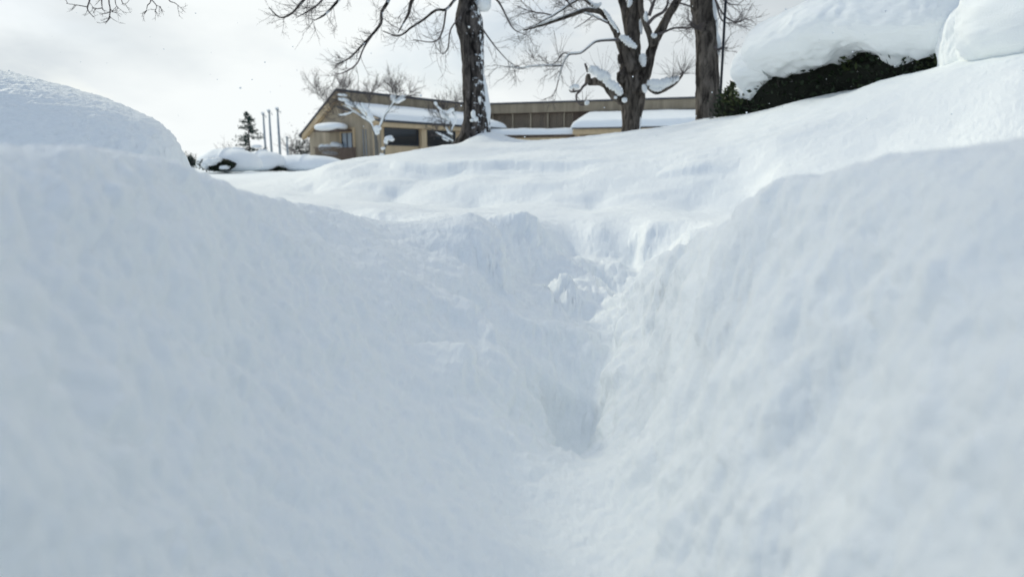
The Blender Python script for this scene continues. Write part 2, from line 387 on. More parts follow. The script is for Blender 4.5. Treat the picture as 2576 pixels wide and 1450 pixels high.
mid = (sstep(4.5,7,Yg)*(1-sstep(16,30,Yg)))[...,None]
D = 0
side = 1-.55*sstep(.15,.35,Xg)[...,None]*(1-sstep(1.6,2.4,Yg)[...,None])
endw = (np.exp(-((Yg-4.85)/.5)**2)*np.exp(-((Xg-.5)/.9)**2))[...,None]
D = D + Ng*(fbm(Pg,16,4,.6,sz=.28,off=2.2,billow=True)[...,None]*.014*endw*steep)
D = D + Ng*(fbm(Pg,3.2,3,.5,off=3.3)[...,None]*.018*near)
D = D + Ng*(fbm(Pg,13,4,.55,sz=.75,off=1.3,billow=True)[...,None]*(.010+.018*steep)*near*side)
D = D + Ng*(fbm(Pg,5.5,3,.5,sz=.7,off=21.3)[...,None]*(.012+.026*steep)*near)
def spot(px,py,d,r):
    x,y,_=P(px,py,d); return np.exp(-((Xg-x)**2+(Yg-y)**2)/r**2)[...,None]
trod = np.clip(spot(1450,760,3.3,.42)+spot(1480,880,2.75,.3)+spot(1500,690,4.2,.5)+.7*spot(1400,1180,1.8,.25)+.5*spot(1250,900,2.1,.25),0,1)
D = D + Ng*(fbm(Pg,9,3,.5,off=41.3,billow=True)[...,None]*.034*trod)
D = D + Ng*(fbm(Pg,3.6,3,.5,off=51.)[...,None]*.04*np.clip(trod+.35*near*(Pg[...,2:]<CZ-.45),0,1))
D = D + Ng*(fbm(Pg,45,4,.6,off=8.3)[...,None]*(.0038+.0055*steep)*near*side)
D = D + Ng*(fbm(Pg,130,2,.6,off=4.1)[...,None]*(.0018)*near)
# settled bank: soft shelves and lumps
D = D + Ng*(fbm(Pg,.9,4,.5,sx=.8,sy=1.2,off=5.)[...,None]*.055*mid)
D = D + Ng*(fbm(Pg,4.5,4,.55,sx=.7,off=2.)[...,None]*.020*mid)
D = D + Ng*(fbm(Pg,22,3,.6,off=6.)[...,None]*.005*mid)
far = sstep(9,14,Yg)[...,None]
D = D + np.array([0,0,1.])*(fbm(Pg,.25,3,.5,sx=.35,sy=1.6,off=5.)[...,None]*.05*far)
Pg = Pg + D
for _ in range(8):                                  # relax any vertex thrown out of line so that the snow never folds
    M_ = Pg.copy(); M_[1:-1,1:-1] = (Pg[:-2,1:-1]+Pg[2:,1:-1]+Pg[1:-1,:-2]+Pg[1:-1,2:])/4
    dv = np.linalg.norm(Pg-M_,axis=-1); el = np.ones_like(dv); el[1:-1,1:-1] = .5*(np.linalg.norm(Pg[2:,1:-1]-Pg[:-2,1:-1],axis=-1)+np.linalg.norm(Pg[1:-1,2:]-Pg[1:-1,:-2],axis=-1))
    wgt_ = (sstep(.16,.34,dv/el)*(Yg<6))[...,None]; Pg = Pg*(1-wgt_)+M_*wgt_
ground = mesh_np('ground', Pg.reshape(-1,3), grid_faces(*Pg.shape[:2]), M_snow)
tag(ground, kind='structure')

# ------------------------------------------------------------------ mesh builders
class MB:
    def __init__(s): s.v=[]; s.f=[]; s.n=0
    def add(s, v, f):
        v=np.asarray(v,float); s.v.append(v); s.f.extend([tuple(int(i)+s.n for i in q) for q in f]); s.n+=len(v)
    def box(s, o, ux, uy, x0,x1,y0,y1,z0,z1):
        """box in a local frame: origin o, horizontal axes ux, uy (2-vectors)"""
        v=[]
        for z in (z0,z1):
            for x,y in ((x0,y0),(x1,y0),(x1,y1),(x0,y1)):
                v.append((o[0]+ux[0]*x+uy[0]*y, o[1]+ux[1]*x+uy[1]*y, z))
        s.add(v, [(0,3,2,1),(4,5,6,7),(0,1,5,4),(1,2,6,5),(2,3,7,6),(3,0,4,7)])
    def poly(s, pts, depth):
        """planar outline given as 3-D points, extruded by vector depth"""
        n=len(pts); a=[tuple(p) for p in pts]; b=[(p[0]+depth[0],p[1]+depth[1],p[2]+depth[2]) for p in pts]
        s.add(a+b, [tuple(range(n)), tuple(range(2*n-1,n-1,-1))]+[(i,(i+1)%n,n+(i+1)%n,n+i) for i in range(n)])
    def tube(s, pts, rad, k=6, rough=0.0, cap=True, squash=None):
        pts=np.asarray(pts,float); n=len(pts); rad=np.asarray(rad,float)
        T=np.gradient(pts,axis=0); T/=np.linalg.norm(T,axis=1,keepdims=True)+1e-9
        ref=np.array([0,1.,.13]) if abs(T[0][1])<.9 else np.array([1.,0,0])
        B=np.cross(T,ref); B/=np.linalg.norm(B,axis=1,keepdims=True)+1e-9; C=np.cross(T,B)
        a=np.linspace(0,2*math.pi,k,endpoint=False)
        ring=(np.cos(a)[None,:,None]*B[:,None,:]+np.sin(a)[None,:,None]*C[:,None,:])
        R=rad[:,None,None]
        v=pts[:,None,:]+ring*R
        if rough>0:
            v=v+ring*R*(fbm(v,1.6/float(rad.max())*.35,4,.6,sz=.45)[...,None]*rough)
            if rad.max()>.12: v=v+ring*(fbm(v,11,3,.6,sz=.22,off=3.,billow=True)[...,None]*.022)
        v=v.reshape(-1,3); f=[]
        for i in range(n-1):
            for j in range(k):
                j2=(j+1)%k; f.append((i*k+j,i*k+j2,(i+1)*k+j2,(i+1)*k+j))
        if cap: f.append(tuple(range(k))[::-1]); f.append(tuple((n-1)*k+j for j in range(k)))
        s.add(v,f)
    def blob(s, c, r, k=14, rough=.25, seed=0., flat=.0, ax=None):
        """rounded lump of snow: radii r=(rx,ry,rz); ax optional unit vector for the long (x) axis"""
        th=np.linspace(0,math.pi,k); ph=np.linspace(0,2*math.pi,2*k,endpoint=False)
        tt,pp=np.meshgrid(th,ph,indexing='ij')
        d=np.stack([np.sin(tt)*np.cos(pp),np.sin(tt)*np.sin(pp),np.cos(tt)],-1)
        q=np.sign(d)*np.abs(d)**.85
        if flat: q[...,2]=np.where(q[...,2]<0,q[...,2]*(1-flat),q[...,2])
        q=q*(1+fbm(d,1.4,4,.55,off=seed)[...,None]*rough)*np.array(r)
        if ax is not None:
            ax=np.array(ax,float); ax/=np.linalg.norm(ax); u=np.cross([0,0,1.],ax); u/=np.linalg.norm(u)+1e-9; w_=np.cross(ax,u)
            q=q[...,:1]*ax+q[...,1:2]*u+q[...,2:]*w_
        q=q+np.array(c)
        s.add(q.reshape(-1,3), grid_faces(k,2*k,True).tolist())
    def build(s, name, mat, parent=None, smooth=True):
        if not s.v: return None
        return mesh_np(name, np.concatenate(s.v), s.f, mat, parent, smooth)

class Snow:
    """every patch of snow becomes a part of its own"""
    def __init__(s, parent, mat, name='snow_patch'): s.p=parent; s.m=mat; s.nm=name
    def tube(s,*a,**k): m=MB(); m.tube(*a,**k); m.build(s.nm,s.m,s.p)
    def blob(s,*a,**k): m=MB(); m.blob(*a,**k); m.build(s.nm,s.m,s.p)
    def build(s,*a): pass
def spline(pts, n):
    pts=np.asarray(pts,float); m=len(pts)
    if m==2: return pts[0]+(pts[1]-pts[0])*np.linspace(0,1,n)[:,None]
    ext=np.vstack([2*pts[0]-pts[1],pts,2*pts[-1]-pts[-2]])
    t=np.linspace(0,m-1-1e-6,n); i=t.astype(int); f=(t-i)[:,None]
    a,b,c,d_=ext[i],ext[i+1],ext[i+2],ext[i+3]
    return .5*((2*b)+(-a+c)*f+(2*a-5*b+4*c-d_)*f*f+(-a+3*b-3*c+d_)*f**3)
def path(pix, d, n=12, dd=0.0):
    """pixels -> smooth 3-D path at depth d (drifting by dd along it)"""
    m=len(pix); return spline([P(x,y,d+dd*i/(m-1)) for i,(x,y) in enumerate(pix)], n)
def pxr(wpx, d): return wpx/2/FPX*d

def grow(mb, p, dirv, length, r, lvl, rng, up=.25, kids=5, spread=.9, sides=4):
    """recursive twig"""
    n=5 if lvl>0 else 4
    p=np.array(p,float); d_=np.array(dirv,float); d_/=np.linalg.norm(d_)
    pts=[p]; dirs=[d_]
    for i in range(n):
        d_=d_+rng.normal(size=3)*.13+np.array([0,0,up])*(.12+.25*i/n); d_/=np.linalg.norm(d_)
        p=p+d_*length/n; pts.append(p); dirs.append(d_)
    rr=np.linspace(r,r*.45,n+1)
    mb.tube(pts,rr,sides if r>.008 else 3,cap=False)
    if lvl>0:
        for c in range(kids):
            t=rng.uniform(.2,1.0); i=min(n-1,int(t*n)); q=pts[i]+(pts[i+1]-pts[i])*(t*n-i)
            a=rng.normal(size=3); a-=a.dot(dirs[i])*dirs[i]; a/=np.linalg.norm(a)+1e-9
            nd=dirs[i]*rng.uniform(.5,1)+a*spread*rng.uniform(.5,1.1)
            grow(mb,q,nd,length*rng.uniform(.35,.62),r*.6,lvl-1,rng,up,max(2,kids-1),spread,3)
def twigs_along(mb, pts, rng, n, length, r, lvl=1, up=.25, t0=.15, dirbias=(0,0,0), kids=4):
    pts=np.asarray(pts); m=len(pts)
    for i in range(n):
        t=rng.uniform(t0,1)*(m-1.001); k=int(t); q=pts[k]+(pts[k+1]-pts[k])*(t-k)
        T=pts[k+1]-pts[k]; T/=np.linalg.norm(T)+1e-9
        a=rng.normal(size=3)*np.array([1,.6,1]); a-=a.dot(T)*T; a/=np.linalg.norm(a)+1e-9
        grow(mb,q,T*rng.uniform(.3,.9)+a*.8+np.array(dirbias),length*rng.uniform(.5,1.2),r,lvl,rng,up,kids)
def snow_line(mb, pts, r, lift, rng, thick=1.0):
    """snow lying along the top of a limb"""
    pts=np.asarray(pts,float)+np.array([0,0,lift]); n=len(pts)
    prof=np.sin(np.linspace(.12,math.pi-.12,n))**.5
    rr=r*prof*(1+.25*np.array([rng.uniform(-1,1) for _ in range(n)]))
    mb.tube(pts,rr,10,rough=.35)

# ------------------------------------------------------------------ snow caps and mounds
def sweep_cap(stations, ns=60, nc=72, e=2.3, lump=.06, fine=.015, drip=0.0, flatb=.55, seed=1.0, lumpscale=3.0):
    """stations: list of (cx,cy,zbot,ztop,w) ; closed lofted body with rounded ends"""
    st_=np.array(stations,float); t=np.linspace(0,len(st_)-1-1e-6,ns)
    S_=spline(st_,ns); c=S_[:,:2]; dirv=np.gradient(c,axis=0); dirv/=np.linalg.norm(dirv,axis=1,keepdims=True)
    nrm=np.stack([dirv[:,1],-dirv[:,0]],-1)          # points toward the viewer for left-to-right axes
    a=np.linspace(0,2*math.pi,nc,endpoint=False); ca,sa=np.cos(a),np.sin(a)
    cx=np.sign(ca)*np.abs(ca)**(2/e); cz=np.sign(sa)*np.abs(sa)**(2/e); cz=np.where(cz<0,cz*flatb,cz)
    zb,zt,wd=S_[:,2],S_[:,3],S_[:,4]; zc=zb+(zt-zb)*flatb/(1+flatb); hz=(zt-zb)/(1+flatb)
    G=np.zeros((ns,nc,3))
    G[...,0]=c[:,None,0]+nrm[:,None,0]*wd[:,None]*cx[None]; G[...,1]=c[:,None,1]+nrm[:,None,1]*wd[:,None]*cx[None]
    G[...,2]=zc[:,None]+hz[:,None]*cz[None]
    cen=np.stack([c[:,0],c[:,1],zc],-1)[:,None,:]
    dv=G-cen; dn=dv/(np.linalg.norm(dv,axis=-1,keepdims=True)+1e-6)
    G=G+dn*(fbm(G,lumpscale,4,.55,off=seed,billow=True)[...,None]*lump)+dn*(fbm(G,12,5,.62,off=seed+3)[...,None]*fine)
    if drip>0:                                       # ragged lower front edge
        low=np.clip(-sa-.15,0,1)[None,:]*np.clip(ca+.6,0,1)[None,:]
        G[...,2]-=low*drip*np.clip(fbm(G,2.6,3,.6,sz=.1,off=seed+9)*2.2,-.6,1.6)
    v=G.reshape(-1,3); f=grid_faces(ns,nc,True).tolist()
    f.append(list(range(nc))[::-1]); f.append([(ns-1)*nc+j for j in range(nc)])
    return v,f
def ends(st_, k=4, a0=.5, a1=.5):
    """round off both ends of a station list"""
    s0=np.array(st_[0],float); s1=np.array(st_[1],float); e0=np.array(st_[-1],float); e1=np.array(st_[-2],float)
    def roll(p,dirv,L_):
        o=[]
        for i in range(1,k+1):
            q=p.copy(); th=i/k*math.pi/2*.97; m=math.cos(th); q[:2]=p[:2]+dirv*L_*math.sin(th)
            zc=p[2]+(p[3]-p[2])*.35; q[2]=zc-(zc-p[2])*m; q[3]=zc+(p[3]-zc)*m; q[4]=p[4]*m; o.append(q)
        return o
    d0=s0[:2]-s1[:2]; d0/=np.linalg.norm(d0); d1=e0[:2]-e1[:2]; d1/=np.linalg.norm(d1)
    return [*roll(s0,d0,a0)[::-1],*[np.array(q,float) for q in st_],*roll(e0,d1,a1)]

# big mound at the left: top profile follows the photographed outline, fading to the ground on the right
def left_mound():
    nu,nv=420,240
    cx,cy=P(-250,411,4.9)[:2]; xr=2.19
    al=np.linspace(0,2*math.pi,nu,endpoint=False); r=np.linspace(1,0,nv)**.75
    R,Aa=np.meshgrid(r,al,indexing='ij'); ex=2.6
    ca=np.sign(np.cos(Aa))*np.abs(np.cos(Aa))**(2/ex); sa=np.sign(np.sin(Aa))*np.abs(np.sin(Aa))**(2/ex)
    X=cx+R*xr*ca*np.where(ca<0,1.5,1); v0=R*.95*sa; Y=cy+v0-.15*(X-cx)
    sil=[P(px,py,4.65) for px,py in ((-700,100),(-300,125),(0,180),(120,208),(230,240),(310,265),(380,295),(425,330),(452,372),(470,420))]
    top=np.interp(X,[q[0] for q in sil[:-1]]+[cx+xr-.10,cx+xr],[q[2] for q in sil[:-1]]+[CZ-.12,CZ-.44])
    ry=.95*np.maximum(1e-4,1-(np.abs(X-cx)/(xr*np.where(X<cx,1.5,1)))**ex)**(1/ex)
    vv=np.clip(np.abs(v0)/ry,0,1)
    Z=CZ-.45+(top-(CZ-.45))*(1-vv**2.3)**.55
    G=np.stack([X,Y,Z],-1); n=normals(G); n=np.where((n[...,2:]<0),-n,n)
    n[-1]=(0,0,1)
    steep_=np.clip(1-n[...,2],0,1)[...,None]
    G=G+n*(fbm(G,.9,3,.5,off=2.)[...,None]*.05)+n*(fbm(G,9,4,.6,sy=.8,sx=.7,sz=1.2,off=4.,billow=True)[...,None]*(.010+.018*steep_))+n*(fbm(G,34,3,.6,off=5.,billow=True)[...,None]*.009)
    o=mesh_np('snow_mound',G.reshape(-1,3),grid_faces(nv,nu,True),M_snow)
    return tag(o,'big rounded mound of textured snow rising behind the near left bank','snow mound')
left_mound()

# right-hand hedge under its snow
def leaves(mb, pts, nrm, rng, size, n_per=1, jitter=.5):
    for p,nv_ in zip(pts,nrm):
        for _ in range(n_per):
            q=np.array(p)+rng.normal(size=3)*size*jitter
            d_=np.array(nv_)+rng.normal(size=3)*.7; d_/=np.linalg.norm(d_)
            s_=np.cross(d_,rng.normal(size=3)); s_/=np.linalg.norm(s_)+1e-9
            L_=size*rng.uniform(.6,1.5); W=L_*rng.uniform(.16,.3)
            tip=q+d_*L_; m_=q+d_*L_*.45
            mb.v.append(np.array([q,m_+s_*W,tip,m_-s_*W])); mb.f.append((mb.n,mb.n+1,mb.n+2,mb.n+3)); mb.n+=4
def hedge_right():
    base=P(2080,215,8.8)
    T=thing('snow_covered_hedge','long dark evergreen hedge bowed under a thick dome of snow beside the bare trunk','hedge',(base[0],base[1],gz(base[0],base[1])))
    rng=np.random.RandomState(5)
    pts=[(1908,262,11.0),(1930,240,10.8),(1980,210,10.5),(2060,180,10.0),(2160,150,9.6),(2260,142,9.1),(2360,138,8.6),(2480,132,8.1)]
    st_=[]
    for px,py,d in pts:
        x,y,z=P(px,py,d); y+=.55; g=gz(x,y)
        st_.append((x,y,g-.3,z+.22,.52))
    st_=ends(st_,4,.25,.3)
    v,f=sweep_cap(st_,70,60,2.4,.09,.03,0,.8,4.0,4.0)
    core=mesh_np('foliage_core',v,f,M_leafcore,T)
    # sprigs over the surface of the hedge
    mb=MB(); v=np.array(v).reshape(70,60,3); nr=normals(v); 
    cen=v.mean(axis=1,keepdims=True); sgn=np.sign(((v-cen)*nr).sum(-1,keepdims=True)); nr=nr*sgn
    P_,N_=v.reshape(-1,3),nr.reshape(-1,3)
    # only faces that look outwards at the sides: below the snow
    idx=rng.randint(0,len(P_),16000)
    jit=rng.normal(size=(len(idx),3))*.05
    sel=[k for k,i in enumerate(idx) if N_[i][1]<.35]
    leaves(mb,P_[idx[sel]]+jit[sel],N_[idx[sel]]*np.array([1,1,.4])+np.array([0,0,.25]),rng,.065,1,.5)
    mb.build('foliage',M_leaf,T,smooth=False); mb=MB()
    clump=fbm(P_,1.6,3,off=31.); pk=[i for i in idx[sel] if clump[i]>.2]
    for i in pk[:1500]:
        for _ in range(3): leaves(mb,[P_[i]+N_[i]*.05+rng.normal(size=3)*.04],[N_[i]*np.array([1,1,.3])+np.array([rng.normal()*.5,0,.6])],rng,.085,1,.2)
    mb.build('sprigs',M_sprig,T,smooth=False)
    stw=MB()
    for k in range(70):
        i=idx[sel[k]]; grow(stw,P_[i]-N_[i]*.05,N_[i]+np.array([0,0,.5]),.2,.004,1,rng,.2,4,.8)
    stw.build('twigs',M_barkd,T)
    # snow dome: underside follows the outline above the foliage
    pts=[(1872,250,172,11.15,.42),(1892,238,150,11.12,.55),(1918,224,124,11.1,.70),(1948,212,100,10.9,.85),(1993,194,66,10.7,1.05),(2050,168,36,10.3,1.2),(2130,138,0,9.9,1.3),(2220,120,-30,9.5,1.3),(2310,140,-50,9.1,1.25),(2420,140,-60,8.7,1.2)]
    st_=[]
    for px,pb,pt,d,wd in pts:
        xb,yb,zb=P(px,pb,d-.55); xt,yt,zt=P(px,pt,d+.35)
        st_.append((xb*(d/(d-.55)),d,zb-.05,zt,wd))
    st_=ends(st_,5,.16,.5)
    v,f=sweep_cap(st_,240,240,2.1,.045,.028,.10,.62,2.0,2.2)
    mesh_np('snow_cap',v,f,M_snow,T)
hedge_right()
def hedge_far_right():
    base=P(2560,110,7.2)
    T=thing('snow_laden_shrub','shrub wholly buried in a crumbly rounded heap of snow at the top right','shrub',(base[0],base[1],gz(base[0],base[1])))
    pts=[(2530,145,-35,7.75,.72),(2590,135,-60,7.5,.95),(2660,118,-90,7.3,1.15),(2740,95,-120,7.0,1.2),(2900,60,-160,6.9,1.2)]
    st_=[]
    for px,pb,pt,d,wd in pts:
        xb,yb,zb=P(px,pb,d-.5); xt,yt,zt=P(px,pt,d+.3)
        st_.append((xb*(d/(d-.5)),d,zb-.30,zt,wd))
    st_=ends(st_,5,.62,.5)
    v,f=sweep_cap(st_,260,200,2.1,.06,.016,.05,.8,7.0,3.0)
    mesh_np('snow_cap',v,f,M_snow,T)
    x,y,z=P(2400,160,7.9)
hedge_far_right()

# ------------------------------------------------------------------ distant hedges left of the bank
def far_hedge(px0,px1,pt,pb,d,wd,label,dark=None,seed=0.,flat=.5,dark2=None):
    xm,ym,_=P((px0+px1)/2,pb,d); 
    T=thing('snow_covered_hedge',label,'hedge',(xm,ym,gz(xm,ym)),group='snow covered hedges across the flat field')
    x0=P(px0,pb,d)[0]; x1=P(px1,pb,d)[0]; zt=P(xm*0+ (px0+px1)/2,pt,d)[2]; zb=P((px0+px1)/2,pb+6,d)[2]
    L_=x1-x0; r=min(L_*.46,wd*1.5)
    st_=ends([(x0+r,ym+wd*.7,zb,zt-.03,wd),( (x0+x1)/2,ym+wd*.7,zb,zt,wd),(x1-r,ym+wd*.7,zb,zt-.05,wd)],6,r,r)
    v,f=sweep_cap(st_,90,64,2.1,.04,.0,0,.35,seed,1.0); mesh_np('snow_cap',v,f,M_far,T)
    rng=np.random.RandomState(int(seed*10)+3)
    if dark:
        mb=MB(); mb2=MB()
        for (a,b,c,dd) in dark:
            x,y,z=P((a+b)/2,(c+dd)/2,d-wd*.42); rx=(b-a)/2/FPX*d; rz=(dd-c)/2/FPX*d
            mb.blob((x,y,z),(rx,.3,rz),14,.35,seed+a)
            for k in range(500):
                an=rng.uniform(0,2*math.pi); rr=rng.uniform(.5,1.05)
                q=np.array([x+rx*rr*math.cos(an),y-.28+rng.uniform(-.05,.05),z+rz*rr*math.sin(an)])
                leaves(mb2,[q],[(math.cos(an)*.4,-1,.3)],rng,.06,1,.2)
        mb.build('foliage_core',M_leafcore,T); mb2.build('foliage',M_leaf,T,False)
    return T
far_hedge(478,640,369,428,22,.9,'nearest rounded snow dome over a hedge with a dark leafy opening',[(508,592,400,429)],1.)
far_hedge(585,700,375,426,25.5,1.3,'snow dome hedge half hidden behind the one with the dark opening',None,2.)
far_hedge(655,860,386,427,26.5,1.1,'long low snow covered hedge in front of the wooden building',[(660,676,418,428),(686,720,421,429)],3.)
hd=[q for q in bpy.data.objects if q.name.startswith('snow_covered_hedge') and 'nearest' in q['label']][0]; bpy.context.view_layer.update()
sn=Snow(hd,M_far,'snow_lump')
for px,py,rx,rz,k in ((530,407,.26,.13,1),(545,402,.2,.09,3),(517,416,.12,.12,4),(565,421,.18,.07,6)):
    x,y,z=P(px,py,21.3); sn.blob((x,y,z),(rx*.8,.2,rz*.9),14,.45,k)

# ------------------------------------------------------------------ trees
def root_at(name,label,cat,px,py,d,group=None):
    x,y,z=P(px,py,d); g=gz(x,y); return thing(name,label,cat,(x,y,min(z,g)),group)
GT='bare trees standing on the snow bank'
rng=np.random.RandomState(11)
def trunk_pts(pix,d,wid,n=60):
    p=path([(x,y) for x,y in pix],d,n); r=np.interp(np.linspace(0,1,n),np.linspace(0,1,len(wid)),[pxr(w_,d) for w_ in wid]); return p,r

# --- tree with dark, snow-spattered trunk
def tree_dark():
    d=14.0; T=root_at('bare_tree','bare tree with thick dark trunk spattered with snow, left of the other trunks','tree',1190,352,d,GT)
    pix=[(1186,372),(1192,345),(1197,300),(1195,240),(1191,190),(1189,140),(1187,100),(1181,50),(1180,0),(1178,-80),(1172,-180),(1166,-300)]
    wid=[96,76,66,62,60,59,60,68,50,50,46,38]
    p,r=trunk_pts(pix,d,wid,90); mb=MB(); mb.tube(p,r,28,rough=.30)
    mb.blob(P(1158,56,d-.05),(.10,.16,.16),14,.3,3.)
    mb.build('trunk',M_barkd,T)
    limbs=[([(1180,-60),(1100,-110),(1000,-60),(978,0),(960,31),(959,57),(940,83),(913,112),(878,147),(847,161)],[22,16,12,9,8,7,6.5,5,4,2],13.2),
           ([(940,83),(916,119),(897,161),(864,183),(842,185)],[5,4,3.5,3,1.5],13.2),
           ([(1170,-90),(1080,-70),(1037,0),(1027,36),(1001,83)],[14,11,9,7,2],12.8),
           ([(1176,-60),(1150,-20),(1139,0),(1122,24),(1096,26),(1065,50),(1032,71),(1018,83),(997,91),(963,78)],[12,9,7,6,6,5.5,5,4.5,3.5,2],13.6),
           ([(1122,24),(1113,78),(1092,105),(1039,100)],[5,4,3.2,1.5],13.6),
           ([(1160,40),(1134,74),(1127,119),(1113,135),(1094,114)],[4,3.5,3,2.4,1.2],13.8),
           ([(1172,-180),(1000,-160),(900,-60),(852,0),(818,36),(790,52)],[20,16,11,7,5,2],12.5),
           ([(940,-90),(860,-70),(800,-20),(764,0),(735,33),(704,44),(676,19)],[11,9,7,6,5,3.5,1.5],12.5),
           ([(850,-70),(810,0),(780,25),(745,45)],[6,5,4,1.5],12.4),
           ([(1185,-120),(1300,-150),(1380,-60),(1440,20)],[16,12,8,3],14.5),
           ([(1190,-40),(1250,0),(1290,70),(1330,90)],[7,5,3,1.2],14.2),
           ([(1205,60),(1240,110),(1275,150),(1300,170)],[4,3,2,1.],14.1),
           ([(1166,-300),(1120,-460),(1050,-640),(1000,-760)],[34,28,18,8],14.),
           ([(1166,-290),(1230,-470),(1330,-640),(1400,-740)],[30,24,14,6],14.),
           ([(1130,-420),(900,-520),(650,-540)],[20,14,6],12.6),([(1230,-470),(1450,-520),(1640,-470)],[20,13,5],13.4)]
    tw=MB(); sn=Snow(T,M_snow)
    for i,(pix,wid,dd) in enumerate(limbs):
        n=26; p,r=trunk_pts(pix,dd,wid,n)
        if i in (0,2,3,6,7,9,12,13,14,15): 
            # grow out of the trunk itself
            w_=np.clip(1-np.arange(n)/(n*.3),0,1)[:,None]; p=p.copy(); p[:,1:2]=p[:,1:2]*(1-w_)+w_*d*1.0; 
        m=MB(); m.tube(p,np.maximum(r*1.0,.006),8,rough=.12); m.build('limb',M_twig if wid[0]<10 else M_barkd,T)
        vis=min(y for x,y in pix)>-140
        twigs_along(tw,p,rng,11,.5,.0055,2 if i in (0,3,6,7) else 1,.30,.25,(0,0,-.15),4)
        if i>=12: twigs_along(tw,p,rng,8,1.3,.02,2,.25,.2,(0,0,.5),4); snow_line(sn,p,max(r)*.9,max(r)*.8,rng)
    # bristle of short twigs on the low drooping branch
    p=path([(940,83),(913,112),(878,147),(847,161)],13.2,20); twigs_along(tw,p,rng,46,.22,.005,1,.5,.0,(-.5,0,.3),3)
    tw.build('twigs',M_twig,T)
    # snow plastered along the right flank and sitting in the crotch at the top
    p=path([(1221,330),(1224,285),(1221,240),(1217,205),(1212,170)],d-.06,30); rr=[pxr(w_,d) for w_ in np.interp(np.linspace(0,1,30),[0,.3,.6,1],[16,20,14,5])]
    sn.tube(p,rr,10,rough=.5)
    p=path([(1213,150),(1208,110),(1205,60),(1203,20)],d-.14,24); sn.tube(p,[pxr(5+3*math.sin(k*1.3),d) for k in range(24)],8,rough=.9)
    sn.blob(P(1218,8,d-.1),(.13,.2,.16),18,.3,5.)
    for px,py,a,b_ in ((1191,288,.05,.08),(1197,300,.05,.05),(1187,303,.035,.03),(1180,68,.02,.02),(1207,250,.03,.06)): sn.blob(P(px,py,d-.29),(a,.05,b_),12,.5,px)
    sn.build('snow_patch',M_snow,T)
tree_dark()

